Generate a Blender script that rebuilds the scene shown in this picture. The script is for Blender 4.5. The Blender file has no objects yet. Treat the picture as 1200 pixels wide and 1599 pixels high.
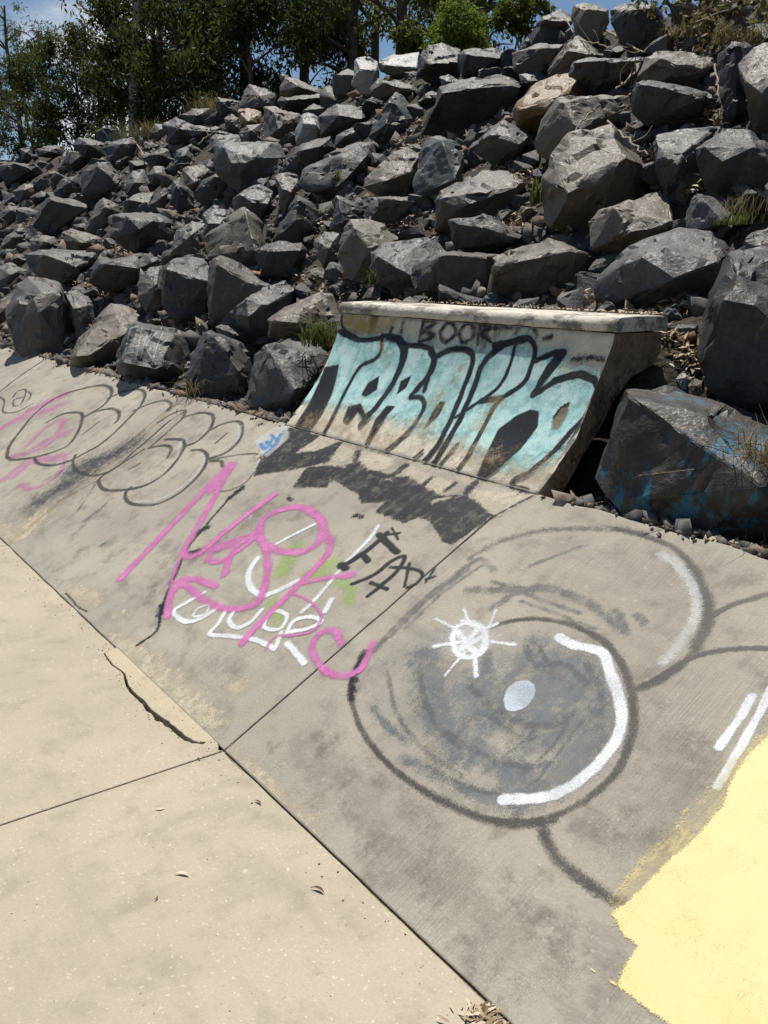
import bpy, bmesh, math, random
import numpy as np
from mathutils import Vector, Matrix, noise
from mathutils.bvhtree import BVHTree

random.seed(7)
rng = np.random.default_rng(11)
R = math.radians
SC = bpy.context.scene
COL = SC.collection

# ------------------------------------------------------------------ camera
FPX, CX, CY = 1400.0, 600.0, 799.5          # focal length of the photograph in its own pixels
PITCH = math.atan(382 / FPX)
CAM = np.array([0, 0, 1.55])
cam_d = bpy.data.cameras.new('camera')
cam = bpy.data.objects.new('camera', cam_d); COL.objects.link(cam)
cam_d.sensor_fit = 'VERTICAL'; cam_d.sensor_height = 24; cam_d.lens = FPX / 1599 * 24
cam_d.clip_start = 0.05; cam_d.clip_end = 3000
cam.location = CAM; cam.rotation_euler = (math.pi / 2 - PITCH, 0, 0)
SC.camera = cam

# ------------------------------------------------------------------ light
SUN_EL, SUN_AZ = R(69), R(-4)               # azimuth from the viewing direction, clockwise
SUNV = np.array([math.sin(SUN_AZ) * math.cos(SUN_EL), math.cos(SUN_AZ) * math.cos(SUN_EL), math.sin(SUN_EL)])
world = bpy.data.worlds.new('World'); SC.world = world; world.use_nodes = True
wn = world.node_tree.nodes; wl = world.node_tree.links; wn.clear()
w_out = wn.new('ShaderNodeOutputWorld'); w_bg = wn.new('ShaderNodeBackground')
sky = wn.new('ShaderNodeTexSky'); sky.sky_type = 'NISHITA'; sky.sun_disc = False
sky.sun_elevation = SUN_EL; sky.sun_rotation = SUN_AZ; sky.air_density = 1.0; sky.dust_density = 0.1; sky.ozone_density = 4.0
w_bg.inputs[1].default_value = 0.06
tc = wn.new('ShaderNodeTexCoord'); wmap = wn.new('ShaderNodeMapping'); wmap.inputs['Scale'].default_value = (1, 1, 2.2); wmap.inputs['Location'].default_value = (17.81, 9.49, 4.03)
cn = wn.new('ShaderNodeTexNoise'); cn.inputs['Scale'].default_value = 3.2; cn.inputs['Detail'].default_value = 7; cn.inputs['Roughness'].default_value = .55
cr = wn.new('ShaderNodeMapRange'); cr.interpolation_type = 'SMOOTHSTEP'
cr.inputs['From Min'].default_value = .53; cr.inputs['From Max'].default_value = .7
cm = wn.new('ShaderNodeMixRGB'); cm.inputs[2].default_value = (11.5, 11.8, 12.2, 1)
wl.new(tc.outputs['Generated'], wmap.inputs[0]); wl.new(wmap.outputs[0], cn.inputs['Vector'])
wl.new(cn.outputs[0], cr.inputs[0]); wl.new(cr.outputs[0], cm.inputs[0]); wl.new(sky.outputs[0], cm.inputs[1])
wl.new(cm.outputs[0], w_bg.inputs[0]); wl.new(w_bg.outputs[0], w_out.inputs[0])
sun_d = bpy.data.lights.new('sun', 'SUN'); sun_d.energy = 5.0; sun_d.angle = R(.53); sun_d.color = (1, .955, .88)
sun = bpy.data.objects.new('sun', sun_d); COL.objects.link(sun)
sun.rotation_euler = Vector(-SUNV).to_track_quat('-Z', 'Y').to_euler(); sun.location = (10, 20, 30)
vs = SC.view_settings; vs.view_transform = 'Standard'; vs.look = 'None'; vs.gamma = 1; vs.use_curve_mapping = False
vs.exposure = 0.28
SC.display_settings.display_device = 'sRGB'
SC.render.engine = 'CYCLES'; SC.cycles.transparent_max_bounces = 24; SC.cycles.max_bounces = 6; SC.cycles.adaptive_threshold = .02

# ------------------------------------------------------------------ photograph pixel -> ray, and the site's own axes
cp, sp = math.cos(PITCH), math.sin(PITCH)
def ray(x, y):
    d = np.array([x - CX, -(y - CY) * sp + FPX * cp, -(y - CY) * cp - FPX * sp]); return d / np.linalg.norm(d)
def hit_plane(x, y, n, p0):
    d = ray(x, y); return CAM + d * (((p0 - CAM) @ n) / (d @ n))
def project(P):
    v = np.asarray(P) - CAM
    zf = v[..., 1] * cp - v[..., 2] * sp; yu = v[..., 1] * sp + v[..., 2] * cp
    return np.stack([CX + FPX * v[..., 0] / zf, CY - FPX * yu / zf, zf], -1)
Z = np.array([0, 0, 1.0])
_d = ray(-444, 418); _d[2] = 0; D1 = _d / np.linalg.norm(_d)       # along the ramp, away from the viewer
E1 = -D1                                                          # local x of path and bank (towards the viewer)
PERP = np.array([D1[1], -D1[0], 0])                               # horizontal, up the bank
B0 = hit_plane(350, 1172, Z, np.zeros(3))                         # toe of the bank at the slab joint
BANK = R(28); BL = 1.5
SL = math.cos(BANK) * PERP + math.sin(BANK) * Z; BN = -math.sin(BANK) * PERP + math.cos(BANK) * Z
def W(x, p, z): return B0 + E1 * x + PERP * p + Z * z             # site coordinates -> world
def mat4(ex, ey, ez, o):
    m = Matrix.Identity(4)
    for i in range(3): m[i][0], m[i][1], m[i][2], m[i][3] = ex[i], ey[i], ez[i], o[i]
    return m
M_FLAT = mat4(E1, PERP, Z, B0); M_BANK = mat4(E1, SL, BN, B0)

# ------------------------------------------------------------------ helpers
def tag(o, label=None, cat=None, group=None, kind=None):
    if label: o['label'] = label
    if cat: o['category'] = cat
    if group: o['group'] = group
    if kind: o['kind'] = kind
    return o
def empty(name, mw=None):
    o = bpy.data.objects.new(name, None); COL.objects.link(o); o.empty_display_size = .1
    if mw is not None: o.matrix_world = mw
    return o
def obj(name, me, m=None, parent=None):
    o = bpy.data.objects.new(name, me); COL.objects.link(o)
    if m is not None:
        me.materials.clear(); me.materials.append(m)
    if parent is not None: o.parent = parent
    return o
def mesh_np(name, V, Fc):
    me = bpy.data.meshes.new(name); V = np.asarray(V, np.float32); Fc = np.asarray(Fc, np.int32)
    k = Fc.shape[1]; n = len(Fc)
    me.vertices.add(len(V)); me.vertices.foreach_set('co', V.ravel())
    me.loops.add(n * k); me.loops.foreach_set('vertex_index', Fc.ravel())
    me.polygons.add(n); me.polygons.foreach_set('loop_start', np.arange(0, n * k, k, dtype=np.int32))
    me.update(calc_edges=True); me.validate(); return me
def fattr(me, name, vals, domain='POINT'):
    a = me.attributes.new(name, 'FLOAT', domain); a.data.foreach_set('value', np.asarray(vals, np.float32))
def bm_mesh(bm, name):
    me = bpy.data.meshes.new(name); bm.normal_update(); bm.to_mesh(me); bm.free(); return me
def catmull(P, n=8, closed=False):
    P = np.asarray(P, float)
    if len(P) < 3 and not closed:
        return np.array([P[0] + (P[-1] - P[0]) * t for t in np.linspace(0, 1, n + 1)])
    Q = np.vstack([P[-1], P, P[0], P[1]]) if closed else np.vstack([2 * P[0] - P[1], P, 2 * P[-1] - P[-2]])
    out = []
    for i in range(1, len(Q) - 2):
        for t in np.linspace(0, 1, n, endpoint=False):
            a, b, c, d = Q[i - 1], Q[i], Q[i + 1], Q[i + 2]
            out.append(.5 * (2 * b + (c - a) * t + (2 * a - 5 * b + 4 * c - d) * t * t + (3 * b - a - 3 * c + d) * t ** 3))
    if not closed: out.append(Q[-2])
    return np.array(out)
def tube_into(V, Fc, P, r0, r1, k=5):
    P = np.asarray(P, float); n = len(P); base = len(V)
    for i in range(n):
        t = P[min(i + 1, n - 1)] - P[max(i - 1, 0)]; t = t / (np.linalg.norm(t) + 1e-9)
        a = np.cross(t, [0.3, .1, 1]); a /= np.linalg.norm(a) + 1e-9; b = np.cross(t, a)
        r = r0 + (r1 - r0) * i / max(1, n - 1)
        for j in range(k):
            an = 2 * math.pi * j / k; V.append(P[i] + r * (a * math.cos(an) + b * math.sin(an)))
    for i in range(n - 1):
        for j in range(k):
            Fc.append((base + i * k + j, base + i * k + (j + 1) % k, base + (i + 1) * k + (j + 1) % k, base + (i + 1) * k + j))

# ------------------------------------------------------------------ materials
class NT:
    """small wrapper to write node trees in a few lines"""
    def __init__(s, name):
        s.m = bpy.data.materials.new(name); s.m.use_nodes = True; s.t = s.m.node_tree; s.n = s.t.nodes; s.n.clear()
        s.out = s.n.new('ShaderNodeOutputMaterial'); s.tc = s.n.new('ShaderNodeTexCoord')
    def link(s, a, b): s.t.links.new(a, b)
    def set(s, sock, v):
        if isinstance(v, bpy.types.NodeSocket): s.link(v, sock)
        elif isinstance(v, (tuple, list)) and len(v) == 3 and sock.type == 'RGBA': sock.default_value = (*v, 1)
        else: sock.default_value = v
    def mapping(s, scale=(1, 1, 1), rot=(0, 0, 0), src='Object'):
        n = s.n.new('ShaderNodeMapping'); s.link(s.tc.outputs[src], n.inputs[0]); n.inputs['Scale'].default_value = scale; n.inputs['Rotation'].default_value = rot
        return n.outputs[0]
    def noise(s, scale, detail=4, rough=.55, vec=None, dist=0, col=False):
        n = s.n.new('ShaderNodeTexNoise'); n.inputs['Scale'].default_value = scale; n.inputs['Detail'].default_value = detail
        n.inputs['Roughness'].default_value = rough; n.inputs['Distortion'].default_value = dist
        s.link(vec if vec is not None else s.tc.outputs['Object'], n.inputs['Vector']); return n.outputs[1 if col else 0]
    def voro(s, scale, vec=None, feat='F1', out='Distance'):
        n = s.n.new('ShaderNodeTexVoronoi'); n.feature = feat; n.inputs['Scale'].default_value = scale
        s.link(vec if vec is not None else s.tc.outputs['Object'], n.inputs['Vector']); return n.outputs[out]
    def rng(s, v, a, b, c=0., d=1., smooth=True):
        n = s.n.new('ShaderNodeMapRange'); n.interpolation_type = 'SMOOTHSTEP' if smooth else 'LINEAR'
        s.set(n.inputs[0], v); n.inputs[1].default_value = a; n.inputs[2].default_value = b; n.inputs[3].default_value = c; n.inputs[4].default_value = d; return n.outputs[0]
    def mix(s, f, a, b, mode='MIX'):
        n = s.n.new('ShaderNodeMixRGB'); n.blend_type = mode; s.set(n.inputs[0], f); s.set(n.inputs[1], a); s.set(n.inputs[2], b); return n.outputs[0]
    def math(s, op, a, b=0.):
        n = s.n.new('ShaderNodeMath'); n.operation = op; s.set(n.inputs[0], a); s.set(n.inputs[1], b); return n.outputs[0]
    def attr(s, name, out='Fac'):
        n = s.n.new('ShaderNodeAttribute'); n.attribute_name = name; return n.outputs[out]
    def objrand(s): return s.n.new('ShaderNodeObjectInfo').outputs['Random']
    def sep(s, axis): 
        n = s.n.new('ShaderNodeSeparateXYZ'); s.link(s.tc.outputs['Object'], n.inputs[0]); return n.outputs[axis]
    def bump(s, h, strength=.5, dist=.01, prev=None):
        n = s.n.new('ShaderNodeBump'); n.inputs['Strength'].default_value = strength; n.inputs['Distance'].default_value = dist; s.link(h, n.inputs['Height'])
        if prev is not None: s.link(prev, n.inputs['Normal'])
        return n.outputs[0]
    def bsdf(s, col, rough=.85, normal=None, spec=.3, alpha=None):
        b = s.n.new('ShaderNodeBsdfPrincipled'); s.set(b.inputs['Base Color'], col); s.set(b.inputs['Roughness'], rough)
        b.inputs['Specular IOR Level'].default_value = spec
        if normal is not None: s.link(normal, b.inputs['Normal'])
        if alpha is not None:
            tr = s.n.new('ShaderNodeBsdfTransparent'); mx = s.n.new('ShaderNodeMixShader'); s.set(mx.inputs[0], alpha)
            s.link(tr.outputs[0], mx.inputs[1]); s.link(b.outputs[0], mx.inputs[2]); s.link(mx.outputs[0], s.out.inputs[0])
        else: s.link(b.outputs[0], s.out.inputs[0])
        return s.m

def concrete(name, base, light, dark, broom=0., agg=.5, stain=.6):
    s = NT(name)
    big = s.noise(1.3, 3, .6); mid = s.noise(7, 4, .68); fine = s.noise(120, 1, .7)
    c = s.mix(s.rng(big, .35, .68), base, light)
    c = s.mix(s.math('MULTIPLY', s.rng(mid, .48, .72), stain), c, dark)
    streak = s.noise(5, 3, .7, s.mapping((1.0, .25, 1)))
    c = s.mix(s.math('MULTIPLY', s.rng(streak, .55, .75), .35), c, dark)
    # exposed sand grains and pale aggregate
    sp = s.noise(74, 2, .6); spb = s.noise(33, 2, .55); vd = sp
    grain = s.math('MULTIPLY', s.rng(sp, .635, .70), s.rng(big, .34, .62, .35, 1))
    c = s.mix(s.math('MULTIPLY', grain, agg), c, (.58, .52, .415))
    c = s.mix(s.math('MULTIPLY', s.rng(spb, .68, .73), agg * .8), c, (.56, .50, .40))
    c = s.mix(s.math('MULTIPLY', s.rng(sp, .33, .27), .5 * agg + .1), c, (.12, .105, .083))
    v2 = s.voro(27); pit = s.math('MULTIPLY', s.rng(v2, .09, .04), s.rng(s.noise(3.1, 2), .58, .64))
    c = s.mix(s.math('MULTIPLY', pit, .7), c, (.07, .06, .05))
    scuff = s.noise(3.2, 4, .72, s.mapping((.5, 1.7, 1), (0, 0, .5)))
    c = s.mix(s.math('MULTIPLY', s.rng(scuff, .52, .7), .55 * stain), c, dark)
    c = s.mix(s.math('MULTIPLY', s.rng(scuff, .45, .3), .4), c, light)
    c = s.mix(s.rng(fine, .3, .7, 0, .32), c, s.mix(.5, c, dark))
    h = s.math('ADD', s.math('MULTIPLY', fine, .5), s.math('MULTIPLY', sp, .5))
    n = s.bump(h, .55, .0035)
    if broom:
        wv = s.noise(190, 2, .6, s.mapping((1, .035, 1)))
        amt = s.rng(s.noise(1.7, 3, .6), .38, .62)
        n = s.bump(s.math('MULTIPLY', wv, amt), broom, .004, n)
        c = s.mix(s.math('MULTIPLY', s.rng(wv, .42, .6), s.math('MULTIPLY', amt, .28)), c, dark)
    return s.bsdf(c, .9, n, .25)
M = {}
M['path'] = concrete('path_concrete', (.345, .301, .226), (.40, .35, .264), (.235, .204, .155), 0, .75, .5)
M['bank'] = concrete('bank_concrete', (.315, .289, .238), (.38, .347, .283), (.185, .168, .14), .8, .45, .8)
M['toe'] = concrete('mortar', (.385, .33, .235), (.44, .378, .275), (.25, .212, .155), 0, .6, .6)

def paint(name, col, dens=1., edge=.25, wear=.25, col2=None, rough=.55, grain=60, streaky=0, fade=.3):
    s = NT(name); cov = s.attr('cov')
    fine = s.noise(grain, 3, .75); big = s.noise(9, 2, .65); tiny = s.noise(260, 0, .5)
    e = s.math('ADD', cov, s.math('MULTIPLY', s.math('SUBTRACT', fine, .5), edge * 3))
    e = s.math('ADD', e, s.math('MULTIPLY', s.math('SUBTRACT', tiny, .5), edge * 2.2))
    a = s.rng(e, 0, 1)
    if streaky:
        st = s.noise(26, 5, .7, s.mapping((1, .12, 1)))
        a = s.math('MULTIPLY', a, s.rng(st, .5 - .3 * streaky, .62, 1 - streaky, 1))
    if wear:
        wr = s.math('ADD', s.math('MULTIPLY', fine, .55), s.math('MULTIPLY', big, .45))
        a = s.math('MULTIPLY', a, s.rng(wr, .5 - .12, .5 + .06, 1 - wear, 1))
    if fade: a = s.math('MULTIPLY', a, s.rng(s.noise(6.5, 2, .6), .34, .6, 1 - fade, 1))
    a = s.math('MULTIPLY', a, s.rng(tiny, .3, .62, dens * .72, dens))
    c = s.mix(s.rng(big, .3, .7), col, col2 or tuple(x * .82 for x in col))
    return s.bsdf(c, rough, None, .25, a)

def rock_mat(name, a, b, c, paintcol=None):
    s = NT(name)
    big = s.noise(2.1, 3, .6); mid = s.noise(9, 4, .7); fine = s.noise(60, 3, .7)
    col = s.mix(s.rng(big, .35, .65), a, b)
    col = s.mix(s.math('MULTIPLY', s.rng(mid, .5, .68), .8), col, c)
    col = s.mix(s.math('MULTIPLY', s.rng(s.noise(3.7, 4, .7, dist=1.2), .58, .68), .45), col, (.20, .145, .085))
    col = s.mix(s.math('MULTIPLY', s.rng(fine, .35, .7), .45), col, s.mix(.6, col, (.02, .02, .02)))
    hs = s.n.new('ShaderNodeHueSaturation'); s.link(col, hs.inputs['Color']); s.link(s.rng(s.objrand(), 0, 1, .72, 1.3, False), hs.inputs['Value'])
    col = s.mix(s.math('MULTIPLY', s.rng(s.objrand(), .55, 1), s.rng(big, .35, .7, .1, .6)), hs.outputs[0], (.085, .064, .044))
    if paintcol:
        p = s.math('MULTIPLY', s.rng(s.noise(8, 5, .7, s.mapping((1.6, 1.6, .6))), .52, .60), s.rng(s.noise(2.0, 2), .44, .54))
        col = s.mix(s.math('MULTIPLY', p, .95), col, paintcol)
    n = s.bump(s.math('ADD', mid, s.math('MULTIPLY', fine, .25)), .55, .022)
    return s.bsdf(col, s.rng(fine, .3, .7, .5, .74), n, .5)
M['d'] = rock_mat('rock_charcoal', (0.0249, 0.0244, 0.0247), (0.0355, 0.0345, 0.0339), (0.0498, 0.0475, 0.044))
M['g'] = rock_mat('rock_grey', (0.0526, 0.0516, 0.0508), (0.0741, 0.0722, 0.07), (0.0956, 0.0906, 0.0817))
M['t'] = rock_mat('rock_warm_grey', (0.0761, 0.0658, 0.0521), (0.1041, 0.0908, 0.0716), (0.1322, 0.1148, 0.0893))
M['b'] = rock_mat('rock_blue_grey', (0.0469, 0.0537, 0.0534), (0.0703, 0.0803, 0.0781), (0.099, 0.1048, 0.0989))
M['o'] = rock_mat('rock_ochre', (0.1347, 0.0826, 0.0384), (0.1954, 0.1255, 0.0608), (0.2224, 0.1652, 0.0992))
M['w'] = rock_mat('rock_pale', (0.24, 0.2442, 0.2365), (0.32, 0.3227, 0.3081), (0.2666, 0.2617, 0.2405))
M['p'] = rock_mat('rock_blue_painted', (0.021, 0.019, 0.0167), (0.0296, 0.0266, 0.0224), (0.0419, 0.0355, 0.0279), (0.012, 0.1, 0.16))
def simple(name, c1, c2, scale=8, rough=.85, bump=.3, bd=.01, attr=None):
    s = NT(name); n = s.noise(scale, 5, .65); c = s.mix(s.rng(n, .35, .65), c1, c2)
    if attr: c = s.mix(1, c, s.attr(attr, 'Color'), 'MULTIPLY')
    return s.bsdf(c, rough, s.bump(n, bump, bd), .25)
M['soil'] = simple('soil', (.035, .030, .024), (.085, .072, .055), 18, .95, 1, .04)
M['under'] = simple('sub_base', (.03, .026, .02), (.06, .05, .04), 20, .95)
def ramp_mat():
    s = NT('quarter_pipe_concrete'); fine = s.noise(70, 4, .7); mid = s.noise(8, 6, .7); z = s.sep(2)
    c = s.mix(s.rng(mid, .35, .65), (.52, .48, .385), (.64, .595, .49))
    rust = s.noise(5, 6, .75, s.mapping((1.4, .5, .5)))
    c = s.mix(s.math('MULTIPLY', s.rng(rust, .56, .70), .5), c, (.33, .23, .125))
    grime = s.noise(4, 6, .72, s.mapping((1.6, 1, .45)))
    c = s.mix(s.math('MULTIPLY', s.rng(grime, .5, .66), s.rng(z, .95, 1.22, .25, .92)), c, (.075, .065, .052))
    c = s.mix(s.math('MULTIPLY', s.rng(s.voro(42), .2, .08), s.rng(s.noise(4), .5, .6)), c, (.09, .075, .055))
    return s.bsdf(c, .85, s.bump(mid, .5, .012, s.bump(fine, .6, .004)), .25)
M['ramp'] = ramp_mat()
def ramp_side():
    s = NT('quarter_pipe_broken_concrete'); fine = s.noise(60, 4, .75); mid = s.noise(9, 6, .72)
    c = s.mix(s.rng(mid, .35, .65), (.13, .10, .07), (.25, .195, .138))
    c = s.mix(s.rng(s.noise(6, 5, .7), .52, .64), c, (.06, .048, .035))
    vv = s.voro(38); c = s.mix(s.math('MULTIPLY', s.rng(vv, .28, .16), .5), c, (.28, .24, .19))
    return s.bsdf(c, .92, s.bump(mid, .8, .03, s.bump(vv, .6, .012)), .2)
M['ramp_side'] = ramp_side()
def coping_mat():
    s = NT('coping_concrete'); fine = s.noise(60, 4, .75); mid = s.noise(7, 6, .7, s.mapping((.6, 1, 1))); z = s.sep(2)
    c = s.mix(s.rng(mid, .3, .62), (.50, .47, .40), (.62, .58, .50))
    c = s.mix(s.math('MULTIPLY', s.rng(fine, .5, .7), .45), c, (.22, .20, .165))
    c = s.mix(s.math('MULTIPLY', s.rng(mid, .47, .6), .8), c, (.07, .064, .055))
    return s.bsdf(c, .8, s.bump(fine, .6, .006, s.bump(mid, .4, .02)), .3)
M['coping'] = coping_mat()
def leafy(name, c1, c2, transl=.45):
    s = NT(name); f = s.attr('shade'); c = s.mix(f, c1, c2)
    b = s.n.new('ShaderNodeBsdfPrincipled'); s.link(c, b.inputs['Base Color']); b.inputs['Roughness'].default_value = .65; b.inputs['Specular IOR Level'].default_value = .15
    t = s.n.new('ShaderNodeBsdfTranslucent'); s.link(s.mix(.5, c, (.16, .19, .03)), t.inputs[0])
    mx = s.n.new('ShaderNodeMixShader'); mx.inputs[0].default_value = transl
    s.link(b.outputs[0], mx.inputs[1]); s.link(t.outputs[0], mx.inputs[2]); s.link(mx.outputs[0], s.out.inputs[0]); return s.m
M['gum'] = leafy('gum_leaf', (.022, .036, .014), (.17, .17, .06), .45)
M['dark_leaf'] = leafy('wattle_leaf', (.012, .02, .01), (.055, .068, .028), .3)
M['blue_leaf'] = leafy('blue_gum_leaf', (.03, .05, .038), (.14, .165, .105), .45)
M['lime_leaf'] = leafy('shrub_leaf', (.09, .15, .025), (.20, .27, .05), .45)
M['bark'] = simple('bark', (.08, .062, .045), (.17, .14, .105), 6, .9, .8, .04)
M['pale_bark'] = simple('pale_bark', (.28, .25, .20), (.40, .36, .29), 5, .85, .5, .03)
M['dry'] = leafy('dry_grass', (.14, .105, .055), (.34, .265, .145), .25)
M['weed'] = leafy('weed_leaf', (.05, .075, .02), (.12, .135, .045), .35)
M['twig'] = simple('twig_wood', (.20, .165, .12), (.34, .29, .22), 30, .85, .4, .004)
def litter_mat():
    s = NT('fallen_leaf'); f = s.attr('shade'); n = s.n.new('ShaderNodeValToRGB'); s.link(f, n.inputs[0])
    e = n.color_ramp.elements; e[0].position = 0; e[0].color = (.07, .04, .02, 1); e[1].position = 1; e[1].color = (.55, .48, .36, 1)
    for p_, c_ in ((.3, (.17, .10, .05, 1)), (.6, (.32, .24, .15, 1)), (.8, (.42, .35, .25, 1))):
        q = e.new(p_); q.color = c_
    return s.bsdf(n.outputs[0], .7, None, .3)
M['litter'] = litter_mat()
def gravel_mat():
    s = NT('crushed_stone'); f = s.attr('shade'); n = s.n.new('ShaderNodeValToRGB'); s.link(f, n.inputs[0])
    e = n.color_ramp.elements; e[0].color = (.06, .058, .056, 1); e[1].color = (.24, .225, .20, 1)
    q = e.new(.6); q.color = (.13, .125, .118, 1)
    q = e.new(.9); q.color = (.20, .13, .085, 1)
    return s.bsdf(n.outputs[0], .85, s.bump(s.noise(60, 3), .5, .005), .3)
M['gravel'] = gravel_mat()

# ------------------------------------------------------------------ the path and the bank: slabs with open joints
def slab_mesh(name, pts, thick, bev=.004):
    A = sum(p[0] * q[1] - q[0] * p[1] for p, q in zip(pts, pts[1:] + pts[:1]))
    if A < 0: pts = pts[::-1]
    bm = bmesh.new(); vs_ = [bm.verts.new((x, y, 0)) for x, y in pts]; f = bm.faces.new(vs_); bm.normal_update()
    r = bmesh.ops.extrude_face_region(bm, geom=[f])
    top = [e for e in f.edges]
    for v in [g for g in r['geom'] if isinstance(g, bmesh.types.BMVert)]: v.co.z -= thick
    bmesh.ops.recalc_face_normals(bm, faces=bm.faces[:])
    bmesh.ops.bevel(bm, geom=top, offset=bev, segments=2, affect='EDGES', profile=.5, clamp_overlap=True)
    return bm_mesh(bm, name)
def jig(a, b, n, amp, axis, seed):
    """a slightly worn straight edge from a to b"""
    out = []
    for i in range(n + 1):
        t = i / n; p = [a[0] + (b[0] - a[0]) * t, a[1] + (b[1] - a[1]) * t]
        p[axis] += amp * noise.noise((p[0] * 6 + seed, p[1] * 6, seed)) if 0 < i < n else 0
        out.append(tuple(p))
    return out
def flat_uv(px):
    P = hit_plane(px[0], px[1], Z, np.zeros(3)) - B0; return (P @ E1, P @ PERP)
path = empty('concrete_path', M_FLAT); tag(path, 'pale flat concrete path along the foot of the graffiti bank', kind='structure')
crack_px = [(163, 1020), (176, 1038), (195, 1052), (200, 1070), (212, 1084), (224, 1093), (236, 1108), (252, 1120), (263, 1126), (277, 1139), (292, 1151), (306, 1158), (322, 1160), (334, 1153), (345, 1138)]
crack_uv = [flat_uv(p) for p in crack_px]
_c = []
for (a, b) in zip(crack_uv[:-1], crack_uv[1:]):
    for t in (0, .33, .66): _c.append((a[0] + (b[0] - a[0]) * t, a[1] + (b[1] - a[1]) * t + (.007 * noise.noise((len(_c) * 3.7, 1, 5)) if t else 0)))
crack_uv = _c + [crack_uv[-1]]
G = .003
xs = [-14.3, -11.4, -8.55, -5.7, -2.82, 0, 2.9, 5.8]
for i in range(len(xs) - 1):
    x0, x1 = xs[i] + G, xs[i + 1] - G
    edge = jig((x0, -.004), (x1, -.004), 110, .007, 1, i)
    if i == 4:      # broken toe: the slab's edge steps back along the crack
        lo = crack_uv[0][0]; edge = [q for q in edge if q[0] < lo - .02]
        cut = [(u, v - .002 - .02 * max(0, math.sin(math.pi * min(1, k / len(crack_uv)) ** 1.3)) * (.75 + .9 * noise.noise((k * 1.7, 3, 2)))) for k, (u, v) in enumerate(crack_uv)]
        edge += cut + [(x1 - .015, -.012), (x1, -.006)]
    pts = edge + jig((x1, -2.6), (x0, -2.6), 4, 0, 1, 0)
    s_ = obj('slab', slab_mesh('path_slab', pts, .12), M['path'], path)
for i in range(3):   # a second row of slabs under the viewer
    obj('slab', slab_mesh('path_slab', [(-6 + 4 * i + G, -2.61), (-2 + 4 * i - G, -2.61), (-2 + 4 * i - G, -6), (-6 + 4 * i + G, -6)], .12), M['path'], path)

bank = empty('concrete_bank', M_BANK); tag(bank, 'sloping grey concrete bank covered in graffiti below the rocks', kind='structure')
joints = [(-40.0, -40.0), (-22.0, -22.0), (-15.0, -15.0), (-9.2, -9.3), (-6.1, -6.3), (-2.80, -3.28), (0, .01), (2.95, 2.95), (6, 6)]
for i in range(len(joints) - 1):
    (a0, a1), (b0_, b1) = joints[i], joints[i + 1]
    n_ = 40
    pts = jig((a0 + G, .001), (b0_ - G, .001), n_, .003, 1, 3 + i) + jig((b0_ - G, .004), (b1 - G, BL), 14, .006, 0, 9 + i)[1:] + \
        jig((b1 - G, BL), (a1 + G, BL), n_, .02, 1, 21 + i)[1:] + jig((a1 + G, BL), (a0 + G, .004), 14, .006, 0, 8 + i)[1:-1]
    obj('slab', slab_mesh('bank_slab', pts, .11, .005), M['bank'], bank)
# sub-base seen only down the open joints
bmx = bmesh.new()
for (x, p, z) in ((-40, -6.2, -.13), (6, -6.2, -.13), (6, .1, -.13), (-40, .1, -.13)): bmx.verts.new((x, p, z))
bmx.faces.new(bmx.verts[:]); sb = obj('sub_base', bm_mesh(bmx, 'sub_base'), M['under']); sb.matrix_world = M_FLAT; tag(sb, kind='structure')
# dirt packed into the joints
def strip(x0, x1, p0, p1, z):
    return [(x0, p0, z), (x1, p0, z), (x1, p1, z), (x0, p1, z)]
jf = bpy.data.meshes.new('joint_dirt'); qv = []
for q in [strip(x - .012, x + .012, -2.6, -.01, -.007) for x in xs[1:-1]] + [strip(-14, crack_uv[0][0] - .05, -.014, .006, -.006), strip(-.02, 5.8, -.014, .006, -.008)]: qv += q
jf.from_pydata(qv, [], [tuple(range(4 * k, 4 * k + 4)) for k in range(len(qv) // 4)]); jd = obj('joint_dirt', jf, simple('joint_soil', (.10, .08, .055), (.24, .195, .135), 60, .95, .6, .004), path); jd['kind'] = 'stuff'
# broken mortar toe between crack and bank
toe_pts = [(u + .001, v + .002) for u, v in crack_uv]
tops = [(crack_uv[-1][0] + .004, .004), (-.05, .012), (-.4, .012), (-.8, .012), (crack_uv[0][0] - .03, .006)]
toe = obj('mortar_toe', slab_mesh('mortar_toe', toe_pts + tops, .1, .008), M['toe'], path); toe.location.z = .001
toe['label'] = 'broken pale mortar strip at the foot of the bank'

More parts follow.
